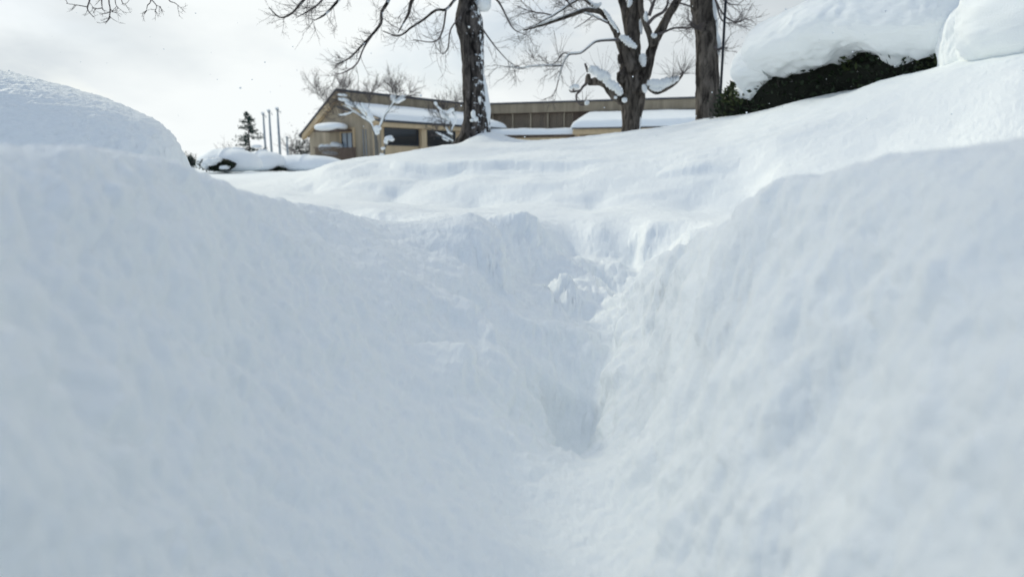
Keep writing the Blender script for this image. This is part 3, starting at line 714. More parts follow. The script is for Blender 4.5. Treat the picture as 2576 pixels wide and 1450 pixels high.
# --- pollarded tree with snow-filled crotches
def tree_pollard():
    d=15.5; T=root_at('bare_tree','many limbed pollarded tree with snow lying in its forks, in the middle','tree',1590,330,d,GT)
    def z4(l): return [(1223.6+.2625*x,.2625*y) for x,y in l]
    mb=MB()
    p,r=trunk_pts(z4([(1382,1300),(1385,1200),(1392,1080),(1405,960),(1400,840),(1385,700),(1385,560),(1395,430),(1400,300),(1405,150),(1415,0),(1420,-300),(1430,-800)]),d,[50,46,52,60,62,56,50,38,33,36,34,30,18],80)
    mb.tube(p,r,26,rough=.30)
    p,r=trunk_pts(z4([(1430,900),(1500,760),(1550,620),(1585,480),(1625,370),(1690,250),(1760,120),(1850,-30),(1990,-300),(2100,-700)]),d-.15,[34,32,28,24,23,21,20,18,14,7],60); mb.tube(p,r,18,rough=.25)
    p,r=trunk_pts(z4([(1370,330),(1345,200),(1320,80),(1290,-30),(1240,-300),(1200,-600)]),d+.1,[20,20,19,18,14,6],30); mb.tube(p,r,14,rough=.25)
    p,r=trunk_pts(z4([(1592,450),(1560,320),(1520,220),(1490,120),(1480,0),(1500,-300)]),d-.25,[16,15,14,13,12,6],30); mb.tube(p,r,12,rough=.25)
    p,r=trunk_pts(z4([(1420,700),(1350,560),(1290,440),(1235,290),(1170,190),(1090,110),(1040,95)]),d-.2,[30,26,20,17,14,12,10],40); mb.tube(p,r,14,rough=.25)
    # knobs on the left of the bole
    for x,y,a in ((1300,560,.10),(1300,740,.12),(1320,680,.08)): q=z4([(x,y)])[0]; mb.blob(P(*q,d-.15),(a,a,a*1.3),12,.5,x)
    mb.build('trunk',M_bark,T)
    limbs=[(z4([(1090,110),(950,100),(800,150),(600,220),(460,262),(350,292)]),[12,10.5,9,7,5,3],14.9),
           (z4([(1090,110),(1000,40),(930,-10),(800,-120)]),[10,8,6,4],15.1),
           (z4([(1300,-200),(1000,-60),(870,0),(760,70),(640,150),(540,200),(480,235)]),[12,9,6,5,4,3,2],14.6),
           (z4([(640,150),(560,130),(430,110),(300,60)]),[3.5,3,2,1.2],14.6),
           (z4([(1280,385),(1180,385),(1050,400),(980,450),(900,510),(800,520),(760,560),(730,630),(700,720),(670,850),(640,920)]),[7,5.5,5,5,4.5,4.5,4,3.5,3,2.5,1],15.0),
           (z4([(735,630),(640,632),(560,632),(450,636),(330,655),(200,640),(60,620)]),[4,3.5,3,2.6,2.2,1.6,1],15.0),
           (z4([(800,520),(740,510),(690,570),(640,612),(570,632)]),[3.5,3,2.5,2,1],15.),
           (z4([(1330,960),(1260,930),(1200,880),(1130,800),(1050,780),(970,790)]),[34,26,22,20,19,15],15.2),
           (z4([(975,800),(975,740),(980,710)]),[16,14,9],15.15),
           (z4([(975,690),(960,650),(945,608)]),[7,6,5],15.15),
           (z4([(960,800),(925,830),(900,862),(820,880),(790,860)]),[8,6,5,4.5,2],15.0),
           (z4([(905,865),(862,910),(870,970),(905,1005),(940,1010)]),[5.5,5,4.5,3.5,2],15.0),
           (z4([(1480,900),(1530,830),(1590,872),(1650,885),(1750,840),(1820,790),(1880,715)]),[22,10,9,10,8,7,5],15.2),
           (z4([(1640,330),(1700,310),(1780,275),(1850,268),(1940,270),(2000,240)]),[8,6,5,4.5,4.5,3],15.2),
           (z4([(1540,240),(1610,165),(1700,110),(1740,20),(1730,-80)]),[9,8,7,5,3],15.1),
           (z4([(1560,150),(1590,60),(1620,-20)]),[9,8,6],15.1),
           (z4([(1180,230),(1080,180),(1000,145),(900,110),(800,60)]),[5,4,3.5,2.5,1.5],14.9),
           (z4([(1010,160),(930,220),(840,275)]),[2.5,2,1.5],14.7),
           (z4([(1850,30),(1920,50),(1975,70)]),[4,4,3.5],15.2),
           (z4([(1420,-300),(1200,-600),(900,-700)]),[14,10,5],15.),(z4([(1430,-500),(1700,-900),(2000,-1000)]),[14,10,5],15.)]
    tw=MB(); R_=np.random.RandomState(3)
    for i,(pix,wid,dd) in enumerate(limbs):
        p,r=trunk_pts(pix,dd,wid,26); m=MB(); m.tube(p,r,12 if wid[0]>12 else 7,rough=.25 if wid[0]>12 else .12); m.build('limb',M_bark if wid[0]>9 else M_twig,T)
        if i in (0,1,2,3,5,6,16): twigs_along(tw,p,R_,13,.55,.0055,2,.22,.2,(-.3,0,0),4)
        elif i==4: twigs_along(tw,p,R_,16,.45,.006,1,-.1,.4,(-.2,0,-.4),4)
        elif i in (13,14,15,18,19,20): twigs_along(tw,p,R_,12,.5,.006,2,.2,.3,(.1,0,0),4)
    lim=Snow(T,M_snow)
    for i in (0,1,2,4,5,12,16):
        pix,wid,dd=limbs[i]; p,r=trunk_pts(pix,dd,wid,26); q=p[1:22]+np.array([0,-.01,0])
        lim.tube(q+np.array([0,0,1.])*(r[1:22]*.85+.004)[:,None],(.011+.010*np.abs(np.sin(np.arange(21)*.7+i)))*np.sin(np.linspace(.1,math.pi-.1,21))**.4,8,rough=.4)
    # fans of straight shoots from the pollard knuckles
    for (x,y),n,L_,sp in ((z4([(1120,770)])[0],16,.75,.7),(z4([(830,878)])[0],14,.62,.9),(z4([(925,1005)])[0],12,.45,.8),(z4([(1880,712)])[0],46,.60,1.6),(z4([(1290,720)])[0],10,.55,.5),(z4([(700,560)])[0],10,.6,.5),(z4([(450,560)])[0],10,.5,.6),(z4([(1780,790)])[0],16,.7,.7),(z4([(1985,240)])[0],40,.22,1.6)):
        for k in range(n):
            a=R_.uniform(-sp,sp); grow(tw,P(x,y,15.0),(math.sin(a),R_.normal()*.3,math.cos(a)),L_*R_.uniform(.5,1.1),.0042,0,R_,-.1)
    tw.build('twigs',M_twig,T)
    sn=Snow(T,M_snow)
    def sl(l,wpx,dd,k=24):
        p=path(z4(l),dd,k); pr=np.sin(np.linspace(.25,math.pi-.25,k))**.6
        sn.tube(p,[.86*pxr(wpx,dd)*a*(1+.16*math.sin(j*1.7)) for j,a in enumerate(pr)],12,rough=.45)
    sl([(985,690),(1010,665),(1090,700),(1150,730),(1190,740)],24,15.0); sl([(1120,765),(1180,800),(1230,830),(1275,880),(1300,905)],24,15.05)
    sl([(1060,740),(1110,735),(1165,715)],22,15.0)
    sl([(1540,790),(1600,800),(1680,800),(1760,775),(1840,745)],27,15.05); sl([(1560,840),(1640,855),(1720,830)],14,15.05)
    sl([(1275,350),(1330,380),(1380,420),(1440,455)],20,15.1); sl([(1120,90),(1165,150),(1200,210),(1265,300)],11,15.15)
    sl([(980,20),(1050,60),(1100,30)],14,15.1); sl([(1360,70),(1375,20),(1370,-30)],13,15.3)
    sl([(1530,110),(1530,170),(1550,215)],13,15.15); sl([(1480,520),(1500,560),(1510,640)],22,15.25); sl([(1580,330),(1610,345),(1630,330)],14,15.1)
    sl([(1500,810),(1515,850),(1525,890)],15,15.0); sl([(1485,330),(1480,260),(1470,190)],9,15.35)
    sl([(400,270),(520,225),(640,180)],4.5,14.85); sl([(800,840),(850,825),(890,840)],14,14.95); sl([(945,1000),(965,985),(985,990)],12,14.95)
    for x,y,a in ((1325,958,.06),(1237,935,.035)): q=z4([(x,y)])[0]; sn.blob(P(*q,14.85),(a,a,a*.9),12,.4,x)
    sl([(1470,1240),(1475,1180),(1478,1120)],5,15.35)
    sn.build('snow_patch',M_snow,T)
tree_pollard()

# --- tall straight trunk beside the lamp pole
def tree_straight():
    d=13.2; T=root_at('bare_tree','straight tall brown trunk standing right beside the black lamp pole','tree',1782,302,d,GT)
    mb=MB(); p,r=trunk_pts([(1779,330),(1780,300),(1780,260),(1781,200),(1778,130),(1775,80),(1770,40),(1766,0),(1760,-120),(1752,-300),(1750,-500)],d,[62,56,55,55,52,50,50,52,46,38,20],90)
    mb.tube(p,r,28,rough=.24); mb.build('trunk',M_bark,T)
    tw=MB(); R_=np.random.RandomState(8)
    for pix,wid,dd in (([(1757,66),(1750,70),(1740,66)],[8,6,3],13.),([(1796,118),(1808,125),(1820,118)],[6,5,2],13.0),
                       ([(1775,-40),(1810,-10),(1835,10),(1860,12)],[6,5,3,1.5],12.8),([(1775,-60),(1815,30),(1850,55),(1880,45)],[6,4,3,1.5],12.9),([(1800,0),(1815,50),(1840,58),(1862,50)],[5,3,2,1],12.9),
                       ([(1760,-200),(1850,-350),(2000,-450),(2150,-480)],[22,16,10,4],13.),([(1755,-250),(1650,-420),(1500,-520),(1380,-520)],[22,16,10,4],12.5),([(1752,-300),(1770,-600),(1850,-900)],[24,18,8],13.)):
        p,r=trunk_pts(pix,dd,wid,18); m=MB(); m.tube(p,r,7,rough=.15); m.build('limb',M_twig if wid[0]<9 else M_bark,T)
        twigs_along(tw,p,R_,14,.40 if wid[0]<10 else 1.0,.005 if wid[0]<10 else .012,1 if wid[0]<10 else 2,.3,.2,(.25,0,.0),4)
    for k in range(30): a=R_.uniform(-2,2); grow(tw,P(1755+R_.uniform(-12,4),70+R_.uniform(-6,6),12.95),(math.sin(a)-.4,-.3,math.cos(a)*.5),.14,.005,1,R_,.1,3)
    for k in range(16): a=R_.uniform(-1.2,1.2); grow(tw,P(1811,122,12.95),(1,-.2,math.sin(a)),.12,.004,1,R_,.1,3)
    tw.build('twigs',M_twig,T)
    sn=Snow(T,M_snow); k=50
    p=path([(1800,296),(1801,240),(1800,190),(1798,150),(1806,125),(1800,95),(1795,60),(1792,20),(1789,-40)],d-.02,k)
    sn.tube(p,[pxr(w_,d)*(1+.12*math.sin(j*.9)) for j,w_ in enumerate(np.interp(np.linspace(0,1,k),[0,.2,.4,.5,.55,.65,1],[14,12,10,13,22,18,22]))],12,rough=.3)
    sn.build('snow_patch',M_snow,T)
tree_straight()

# --- tree out of the frame whose drooping twigs hang in at the top left and whose added crown, out of view, is shaped to shade the cut
def tree_left():
    x,y=-12.2,7.2
    T=thing('bare_tree','tree with an unseen snowy crown added for shade, whose thin drooping twigs hang in at the top left of the sky','tree',(x,y,gz(x,y)))
    R_=np.random.RandomState(21); b0=np.array([x,y,gz(x,y)-.2])
    tr=spline([b0,b0+(.1,0,2.2),b0+(.3,-.1,4.2),b0+(.6,-.2,6.5),b0+(.9,-.3,9)],40)
    mb=MB(); mb.tube(tr,np.linspace(.36,.14,40),20,rough=.25); mb.build('trunk',M_bark,T)
    tw=MB(); sn=Snow(T,M_snow)
    fo=MB()
    L_=[[(0,0,3.4),(2.2,-.6,4.6),(4.6,-1.4,4.9),(6.4,-2.0,4.9),(8.2,-2.4,4.6)],
        [(0,0,3.8),(2.0,.2,5.0),(4.4,.4,5.4),(6.8,.2,5.3),(8.6,-.2,5.0)],
        [(0,0,4.4),(2.0,1.4,5.6),(4.4,2.0,6.1),(6.6,1.8,5.9)],
        [(0,0,4.6),(1.8,-1.6,5.8),(3.8,-2.8,6.1),(6.0,-3.2,6.0)],
        [(0,0,5.6),(2.0,-.6,7.2),(4.6,-1.0,7.6),(7.2,-1.2,7.4)],
        [(0,0,3.4),(.8,-2.0,4.4),(1.6,-3.6,4.8)],[(0,0,5),(-2,1,6.4),(-4,1,7)],[(0,0,6.2),(2.2,1.0,8.0),(5.0,1.6,8.4)]]
    for li,q in enumerate(L_):
        p=spline([b0+(0,0,.2)+np.array(k)+np.array([.25,0,0]) for k in q],24); r=np.linspace(.12,.03,24)
        m=MB(); m.tube(p,r,8,rough=.2); m.build('limb',M_bark,T); snow_line(sn,p,.15,.14,R_)
        for j in range(6,24,2):
            sd_=1 if (j//2)%2 else -1
            q0=p[j]; q1=q0+np.array([R_.uniform(.0,.6),sd_*R_.uniform(.5,1.2),R_.uniform(.0,.4)])
            s_=spline([q0,(q0+q1)/2+R_.normal(size=3)*.1,q1],8); tw.tube(s_,np.linspace(.03,.012,8),5,cap=False)
            twigs_along(tw,s_,R_,4,.5,.008,1,.15,.2,(0,0,0),3)
            if (li*7+j)%4==0: continue
            gap=False  # pads left out where sun is meant to reach the cut
            for tx,ty,tz in ((.42,1.45,CZ-.5),(.30,1.15,CZ-.6),(.55,2.3,CZ-.4)):
                dv_=q1-np.array([tx,ty,tz]); al_=dv_.dot(np.array(sd)); gap=gap or np.linalg.norm(dv_-al_*np.array(sd))<.62
            if gap: continue
            a_=R_.uniform(.34,.62); sn.blob(q1+(0,0,.12),(a_,a_*R_.uniform(.7,1),a_*.34),12,.35,R_.uniform(0,99))  # snow pad added overhead to keep sun off the near snow
            n_=90; pp=q1+R_.normal(size=(n_,3))*np.array([a_*.5,a_*.5,.08])-(0,0,.03); leaves(fo,pp,np.tile([0,0,-.2],(n_,1))+R_.normal(size=(n_,3)),R_,.12,1,.3)  # needle clump added under the pad to thicken its shade
    fo.build('needles',M_leaf,T,False)
    # the twigs that show
    for pix,wid,lvl in (([(330,-180),(240,-60),(226,0),(220,23),(235,43)],[9,6,3.5,3,1.5],0),([(222,18),(200,14),(167,9)],[2.6,2.2,1.2],0),
                    ([(330,-180),(262,-60),(256,0),(258,25)],[9,5,3.2,1.5],0),([(258,20),(245,22),(231,18)],[2.4,2,1],0),
                    ([(330,-180),(280,-50),(274,0),(277,21),(275,43),(265,60)],[9,5,3.2,3,2.4,1.2],0),([(277,21),(284,32)],[2,1],0),([(275,36),(279,46)],[2,1],0),
                    ([(400,-180),(385,-60),(380,0),(371,14),(369,28)],[8,5,2.6,2,1],0),([(382,0),(394,16),(389,30)],[2.6,2,1],0),([(394,14),(404,17)],[1.6,1],0),
                    ([(440,-160),(415,-40),(425,0),(440,8),(455,20)],[8,4,2.6,2,1],0),([(300,-60),(290,0),(297,22)],[4,2.2,1],0),([(310,-60),(306,0),(318,14)],[4,2.2,1],0)):
        p=path(pix,7.6,16); rr=np.interp(np.linspace(0,1,16),np.linspace(0,1,len(wid)),[pxr(w_,7.6) for w_ in wid]); tw.tube(p,rr,5)
        twigs_along(tw,p[6:],R_,3,.10,.0035,1,.1,.2,(0,0,-.2),2)
    q=P(330,-180,7.6); tw.tube(spline([b0+(2.2,-.4,5.1),b0+(4.5,-1.0,4.8),q,P(440,-160,7.6)],16),np.linspace(.03,.02,16),6)
    tw.build('twigs',M_twig,T); sn.build('snow_patch',M_snow,T)
tree_left()

# --- lamp pole
def lamp_pole():
    d=12.6; x,y,z=P(1809,300,d); g=gz(x,y)
    T=thing('lamp_pole','thin black pole standing against the straight tree trunk','pole',(x,y,g))
    mb=MB(); xt,yt,zt=P(1811.5,-260,d); p=spline([(x,y,g-.2),(x,y,zt)],8); mb.tube(p,[.024]*8,12); mb.build('pole',M_black,T)
    mb=MB(); mb.tube([(x,y,g-.05),(x,y,g+.12),(x,y,g+.14)],[.05,.05,.028],12); mb.build('base',M_black,T)
    mb=MB(); mb.tube([(x,y,zt),(x,y,zt+.05),(x,y,zt+.3),(x,y,zt+.36)],[.03,.09,.13,.02],14); mb.build('lamp_shade',M_black,T)
lamp_pole()

# --- small garden trees before the building
def z1(l): return [(740.6+.2*x,161+.2*y) for x,y in l]
GS='small snowy trees in front of the building'
def small_tree(label,d,base,limbs,fans,snows,seed,tw_n=16,tl=.7):
    T=root_at('garden_tree',label,'tree',*z1([base])[0],d,GS); R_=np.random.RandomState(seed); tw=MB(); sn=Snow(T,M_far); first=True
    x,y,_=P(*z1([base])[0],d); T.location=(x,y,gz(x,y))
    for l,wd in limbs:
        px=z1(l)
        if first: px=[(px[0][0],px[0][1]+40)]+px; wd=[wd[0]]+wd
        p,r=trunk_pts(px,d,wd,20); m=MB(); m.tube(p,r,9,rough=.2); m.build('trunk' if first else 'limb',M_grey,T); 
        if not first: twigs_along(tw,p,R_,tw_n,tl,.011,2,.45,.3,(0,0,.3),5)
        if not first and wd[0]>2.2 and tw_n>3:
            q=p[:14]+np.array([0,-.03,0]); sn.tube(q+np.array([0,0,.05]),.05*np.sin(np.linspace(.2,math.pi-.2,14))**.6*(1+.3*np.sin(np.arange(14)*1.9)),10,rough=.5)
        first=False
    for x,y,n,L_,sp in fans:
        for k in range(n):
            a=R_.uniform(-sp,sp); q=z1([(x+R_.uniform(-70,70),y+R_.uniform(-25,25))])[0]
            grow(tw,P(*q,d+R_.uniform(-.3,.3)),(math.sin(a),R_.normal()*.4,math.cos(a)),L_*R_.uniform(.5,1.1),.0085,1,R_,.1,3,.5)
    tw.build('twigs',M_twig,T)
    for x,y,a,b_,an in snows:
        q=z1([(x,y)])[0]; s_=.2/FPX*d
        sn.blob(P(*q,d-.15),(a*s_*.75,.17,b_*s_*.68),14,.5,x*.01,ax=(math.cos(math.radians(an)),0,-math.sin(math.radians(an))))
    sn.build('snow_patch',M_far,T)
small_tree('small forked garden tree loaded with snow before the gable wall',33,(1035,1150),
  [([(1035,1150),(1030,1000),(1018,880)],[10.5,10,9]),([(1015,880),(965,745),(860,620),(790,545),(700,440),(620,350)],[7,5.5,4.5,4,3,1.5]),
   ([(960,745),(880,690),(760,610),(660,545),(540,540),(420,520)],[4.5,4,3,3,2,1]),([(1025,880),(1080,780),(1140,640),(1240,505),(1275,400),(1250,320),(1150,235)],[6.5,5.5,5,4,3,2.5,1.2]),
   ([(760,600),(660,640),(560,650),(450,600)],[2.5,2,1.5,1]),([(790,545),(640,460),(540,440)],[3,2,1.5]),([(1240,505),(1340,430),(1420,400),(1480,330)],[3,2.5,2,1]),([(930,560),(950,450),(960,350)],[1.5,1.2,1]),
   ([(420,520),(340,430),(280,350),(240,280)],[1.6,1.3,1.1,.8])],
  [(620,300,30,.9,1.1),(1260,360,40,.95,1.2),(1000,300,12,.8,.9),(350,420,12,.8,.9)],
  [(900,560,110,40,50),(960,660,80,42,60),(1045,810,50,60,80),(1040,860,40,40,80),(600,390,80,22,5),(620,450,90,30,10),(690,510,80,26,25),(740,400,32,45,90),(945,450,55,45,90),(1330,460,85,28,-25),(1240,430,50,45,80),(820,540,60,30,40),(1200,470,30,40,90)],4)
small_tree('little twiggy snow dusted tree just left of the dark trunk',31,(1985,1000),
  [([(1985,1000),(1975,850),(1960,720)],[5,4.5,4]),([(1960,720),(1880,620),(1780,500)],[3.5,3,1.5]),([(1975,850),(2030,700),(2010,600),(2050,450)],[4,3.5,2.5,1.5]),([(1960,740),(1900,700),(1700,640)],[2.5,2,1]),
   ([(2000,980),(1900,930),(1790,870),(1700,800)],[3,2.6,2,1]),([(1970,900),(1920,830),(1890,740)],[3,2.5,1.5])],
  [(1900,560,18,.8,1.0),(2030,470,18,.8,1.0),(1800,640,10,.6,1.)],
  [(1780,500,35,28,60),(1830,560,60,20,40),(1960,590,70,32,-30),(2040,520,30,60,90),(2060,640,30,50,90),(1960,870,45,18,20),(2090,800,28,80,90),(1900,950,60,14,25),(1880,650,80,18,40),(2080,940,25,45,90)],6,10,.45)
small_tree('short snow topped stump of a shrub right of the forked garden tree',32,(1130,1130),
  [([(1130,1130),(1135,1060),(1170,990)],[5,5,4]),([(1170,990),(1210,960),(1245,965)],[4,3.5,2])],[],
  [(1185,930,70,42,-15),(1225,950,28,40,80),(1115,1060,20,35,80),(1100,1135,35,18,0),(1150,975,40,30,70)],9,3,.2)

# --- conifer, flagpoles, bushes far left
def conifer():
    d=42.; T=root_at('conifer','small dark conifer with uneven tiers rising behind the snow covered hedges','tree',630,392,d); R_=np.random.RandomState(2)
    x,y,_=P(630,392,d); T.location=(x,y,gz(x,y)); zb=gz(x,y)
    top=P(622,280,d); mb=MB(); mb.tube(spline([(x,y,zb-.2),(x-.02,y,zb+1.5),top],12),np.linspace(.09,.012,12),8); mb.build('trunk',M_barkd,T)
    lv=MB(); br=MB(); H_=top[2]-zb
    for k in range(64):
        t=R_.uniform(.0,1)**.9; z=zb+.3+(H_-.35)*t; reach=(1-t)**.8*1.35*R_.uniform(.3,1.15)+.05
        if .48<t<.62: reach*=1.3
        a=R_.uniform(0,2*math.pi); dr=np.array([math.cos(a),math.sin(a)*.8,R_.uniform(-.25,.25)])
        xx=x+(top[0]-x)*t; q=[(xx,y,z)]
        for j in range(6): dd=dr+np.array([0,0,-.25+.12*j]); q.append(tuple(np.array(q[-1])+dd/np.linalg.norm(dd)*reach/6))
        br.tube(q,np.linspace(.016,.005,7),3,cap=False)
        pts=np.array(q); n=int(16+40*reach)
        ii=R_.uniform(0.6,6,n); jj=np.minimum(ii.astype(int),5); pp=pts[jj]+(pts[jj+1]-pts[jj])*(ii-jj)[:,None]
        leaves(lv,pp,np.tile([dr[0]*.7,dr[1]*.7,.25],(n,1)),R_,.11,1,.35)
    br.build('branches',M_twig,T); lv.build('needles',M_conifer,T,False)
    sn=Snow(T,M_far)
    for px,py,a,b_ in ((597,376,.42,.13),(646,368,.3,.1),(662,380,.28,.1),(612,386,.3,.1)): sn.blob(P(px,py,d-.7),(a,.3,b_),12,.4,px)
    sn.build('snow_patch',M_far,T)
conifer()
GP='metal poles behind the hedges'
for px0,py0,px1,py1,w_,lab,cap in ((662,288,669,392,5.6,'leftmost and shortest of the three tall flagpoles',1),(676.5,281,684,392,6,'middle of the three tall flagpoles',1),(697,276,705,392,6.4,'rightmost and tallest flagpole',1),(719,346,724,390,5.2,'short grey post right of the flagpoles',0)):
    d=44.; x,y,_=P(px1,py1,d); g=gz(x,y); zt=P(px0,py0,d)[2]
    T=thing('flagpole' if cap else 'post',lab,'flagpole' if cap else 'post',(x,y,g),GP if cap else None)
    r=pxr(w_,d); mb=MB(); mb.tube([(x,y,g-.2),(x,y,(g+zt)/2),(x,y,zt)],[r,r*.9,r*.75],12); mb.build('pole',M_metal,T)
    if cap:
        mb=MB(); mb.tube([(x,y,zt-.02),(x,y,zt+.03),(x,y,zt+.05)],[r*1.3,r*1.3,r*.4],12); mb.tube([(x+r,y,zt-.1),(x+r*2.2,y,zt-.1),(x+r*2.3,y,zt-.22)],[r*.3]*3,6); mb.build('finial',M_metal,T)
        mb=MB(); mb.blob((x-r*.3,y,zt+.09),(r*1.5,r*1.5,.06),10,.3,px0); mb.build('snow_patch',M_far,T)
    else:
        mb=MB(); mb.box((x,y),(1,0),(0,1),-r*1.2,r*1.2,-r*1.2,r*1.2,zt,zt+.05); mb.build('cap',M_metal,T)
def bush(px0,px1,py0,py1,d,label,seed,dens=2200,name='bush',mat=None,size=.12):
    x,y,_=P((px0+px1)/2,py1,d); T=thing(name,label,'bush',(x,y,gz(x,y))); R_=np.random.RandomState(seed)
    zt=P((px0+px1)/2,py0,d)[2]; g=gz(x,y); rx=(px1-px0)/2/FPX*d; rz=(zt-g); br=MB(); lv=MB()
    for k in range(26): a=R_.uniform(-.9,.9); grow(br,(x+a*rx*.4,y,g-.05),(a,R_.normal()*.3,1.1),rz*R_.uniform(.6,.95),.02,2,R_,.1,4,.6)
    n=dens; q=R_.normal(size=(n,3))*np.array([rx*.45,rx*.4,rz*.28])+np.array([x,y,g+rz*.42]); q=q[(fbm(q,1.3,3)>-.15)]
    leaves(lv,q,R_.normal(size=(len(q),3)),R_,size,1,.5)
    br.build('stems',M_twig,T); lv.build('foliage',mat or M_conifer,T,False)
bush(728,792,340,394,50,'grey green leafy bush against the left corner of the building',3)
bush(464,492,392,428,48,'low dark bush just visible at the foot of the left snow mound',5,1500,size=.14)
bush(560,600,366,400,60,'faint bare bush left of the conifer',7,60)

# ------------------------------------------------------------------ wooden building
def building():
    e=np.array([.60,.80]); gdir=np.array([-.80,.60])                     # along the ridge, along the gable
    G1=np.array([-8.3,44.0]); nrm=-gdir                                   # outward normal of the long side is -gdir
    T=thing('wooden_building','long timber clad building with a gabled end and deep snow on its lower roofs','building',(G1[0],G1[1],0))
    zr,ze,zl=CZ+4.85,CZ+2.75,CZ+2.10; z0=-.6
    def q(s_,w_,z): v=G1+e*s_+gdir*w_; return (v[0],v[1],z)
    O=G1
    Lw=13.4
    # gable end wall, with the roof edge above it
    mb=MB(); mb.poly([q(0,.45,z0),q(0,7.6,z0),q(0,7.6,zl+.22),q(0,4.05,zr-.12),q(0,4.0,zr-.8),q(0,.45,ze+.05)],(e[0]*.25,e[1]*.25,0)); mb.build('gable_wall',M_wood,T,False)
    mb=MB(); mb.box(O,e,gdir,.26,Lw,.45,.65,z0,ze+.05); mb.build('side_wall',M_tan,T,False)
    mb=MB(); mb.box(O,e,gdir,-.012,-.002,.45,.95,z0,ze-.15); mb.build('corner_board',M_tan,T,False)
    # tan verge boards under the sloping roof edge
    mb=MB(); mb.poly([q(-.35,8.0,zl-.0),q(-.35,4.05,zr-.10),q(-.35,4.05,zr-.62),q(-.35,8.0,zl-.42)],(e[0]*.3,e[1]*.3,0))
    mb.poly([q(-.35,3.98,zr-.82),q(-.35,.0,ze+.0),q(-.35,.0,ze-.28),q(-.35,3.98,zr-1.2)],(e[0]*.3,e[1]*.3,0)); mb.build('verge_board',M_tan,T,False)
    # dark roof: long left slope and its edge trim
    mb=MB(); mb.poly([q(-.42,8.25,zl-.12),q(-.42,4.0,zr+.03),q(-.42,4.0,zr-.10),q(-.42,8.25,zl-.26)],(e[0]*(Lw+.8),e[1]*(Lw+.8),0)); mb.build('upper_roof',M_fascia,T,False)
    mb=MB(); mb.box(O,e,gdir,-.42,Lw+.2,3.90,3.99,zr-.11,zr+.04); mb.build('ridge_trim',M_fascia,T,False)
    # boarded clerestory band between the two roofs
    mb=MB(); mb.box(O,e,gdir,-.1,Lw+.6,3.99,4.12,zr-.95,zr-.12); mb.build('clerestory',M_wood,T,False)
    mb=MB()
    for k in range(96): mb.box(O,e,gdir,.02+k*.14,.075+k*.14,3.94,3.985,zr-.93,zr-.125)
    mb.build('battens',M_wood,T,False)
    mb=MB()
    for k in range(90): mb.box(O,e,gdir,.05+k*.15,.10+k*.15,3.80,3.95,zr-.86,zr-.74)
    mb.build('rafter_ends',M_darkwood,T,False)
    # lower roof and its snow
    mb=MB(); mb.poly([q(-.38,3.97,zr-1.05),q(-.38,-.12,ze-.02),q(-.38,-.12,ze-.14),q(-.38,3.97,zr-1.2)],(e[0]*Lw,e[1]*Lw,0)); mb.build('lower_roof',M_fascia,T,False)
    def slab(name,o,ux,uy,s0,s1,w0,w1,zf,zb,th,seed,par,edge=14.):
        ns_,nw_=90,30; s_=np.linspace(0,1,ns_); w_=np.linspace(0,1,nw_); Sg,Wg=np.meshgrid(s_,w_,indexing='ij')
        edgef=(1-np.abs(2*Sg-1)**(edge*2))**.5*(1-np.abs(2*Wg-1)**edge)**.5
        X=o[0]+ux[0]*(s0+(s1-s0)*Sg)+uy[0]*(w0+(w1-w0)*Wg); Y=o[1]+ux[1]*(s0+(s1-s0)*Sg)+uy[1]*(w0+(w1-w0)*Wg)
        Zb=zf+(zb-zf)*Wg; G=np.stack([X,Y,Zb],-1); Zt=Zb+th*edgef*(1+.16*fbm(G,.55,3,.5,off=seed))+.02*fbm(G,2.5,3,off=seed)
        top=np.stack([X,Y,np.maximum(Zt,Zb)],-1).reshape(-1,3); bot=G.reshape(-1,3)-np.array([0,0,.01])
        f=grid_faces(ns_,nw_).tolist(); n=ns_*nw_; f2=[[a+n for a in r_[::-1]] for r_ in f]
        rim=[i*nw_ for i in range(ns_)]+[(ns_-1)*nw_+j for j in range(1,nw_)]+[i*nw_+nw_-1 for i in range(ns_-2,-1,-1)]+[j for j in range(nw_-2,0,-1)]
        f3=[[rim[k],rim[(k+1)%len(rim)],rim[(k+1)%len(rim)]+n,rim[k]+n] for k in range(len(rim))]
        return mesh_np(name,np.concatenate([top,bot]),f+f2+f3,M_far,par)
    slab('roof_snow',O,e,gdir,.1,Lw-.4,-.22,3.86,ze+.0,zr-1.03,.36,2.,T)
    # fascia under the eave
    mb=MB(); mb.box(O,e,gdir,-.3,Lw-.5,-.02,.06,ze-.42,ze-.15); mb.build('eave_board',M_tan,T,False)
    mb=MB(); mb.box(O,e,gdir,.0,Lw-.6,.10,.44,ze-.44,ze-.40); mb.build('soffit',M_tan,T,False)
    # ribbon windows on the long side (each with frame and glass)
    def hit(px,py,w_):
        a=(px-1288)/FPX; b_=(725-py)/FPX; yc=ct+b_*st; u=a/yc; p0=G1+gdir*w_
        s_=(u*p0[1]-p0[0])/(e[0]-u*e[1]); y=p0[1]+e[1]*s_; return s_,(-st+b_*ct)/yc*y+CZ
    for px0,px1 in ((968.5,1050),(1069,1143)):
        sa,_=hit(px0,345,.45); sb,_=hit(px1,345,.45); zlo,zhi=CZ+1.22,CZ+2.24
        m=MB(); m.box(O,e,gdir,sa,sb,.39,.448,zlo-.06,zlo); m.box(O,e,gdir,sa,sb,.39,.448,zhi,zhi+.06); m.box(O,e,gdir,sa-.07,sa,.39,.448,zlo-.06,zhi+.06); m.box(O,e,gdir,sb,sb+.07,.39,.448,zlo-.06,zhi+.06)
        fr=m.build('window',M_fascia,T,False)
        m=MB(); m.box(O,e,gdir,sa,sb,.425,.446,zlo,zhi); g_=m.build('pane',M_glass,None,False); g_.parent=fr
    sa,_=hit(1053,345,.45); sb,_=hit(1066,345,.45)
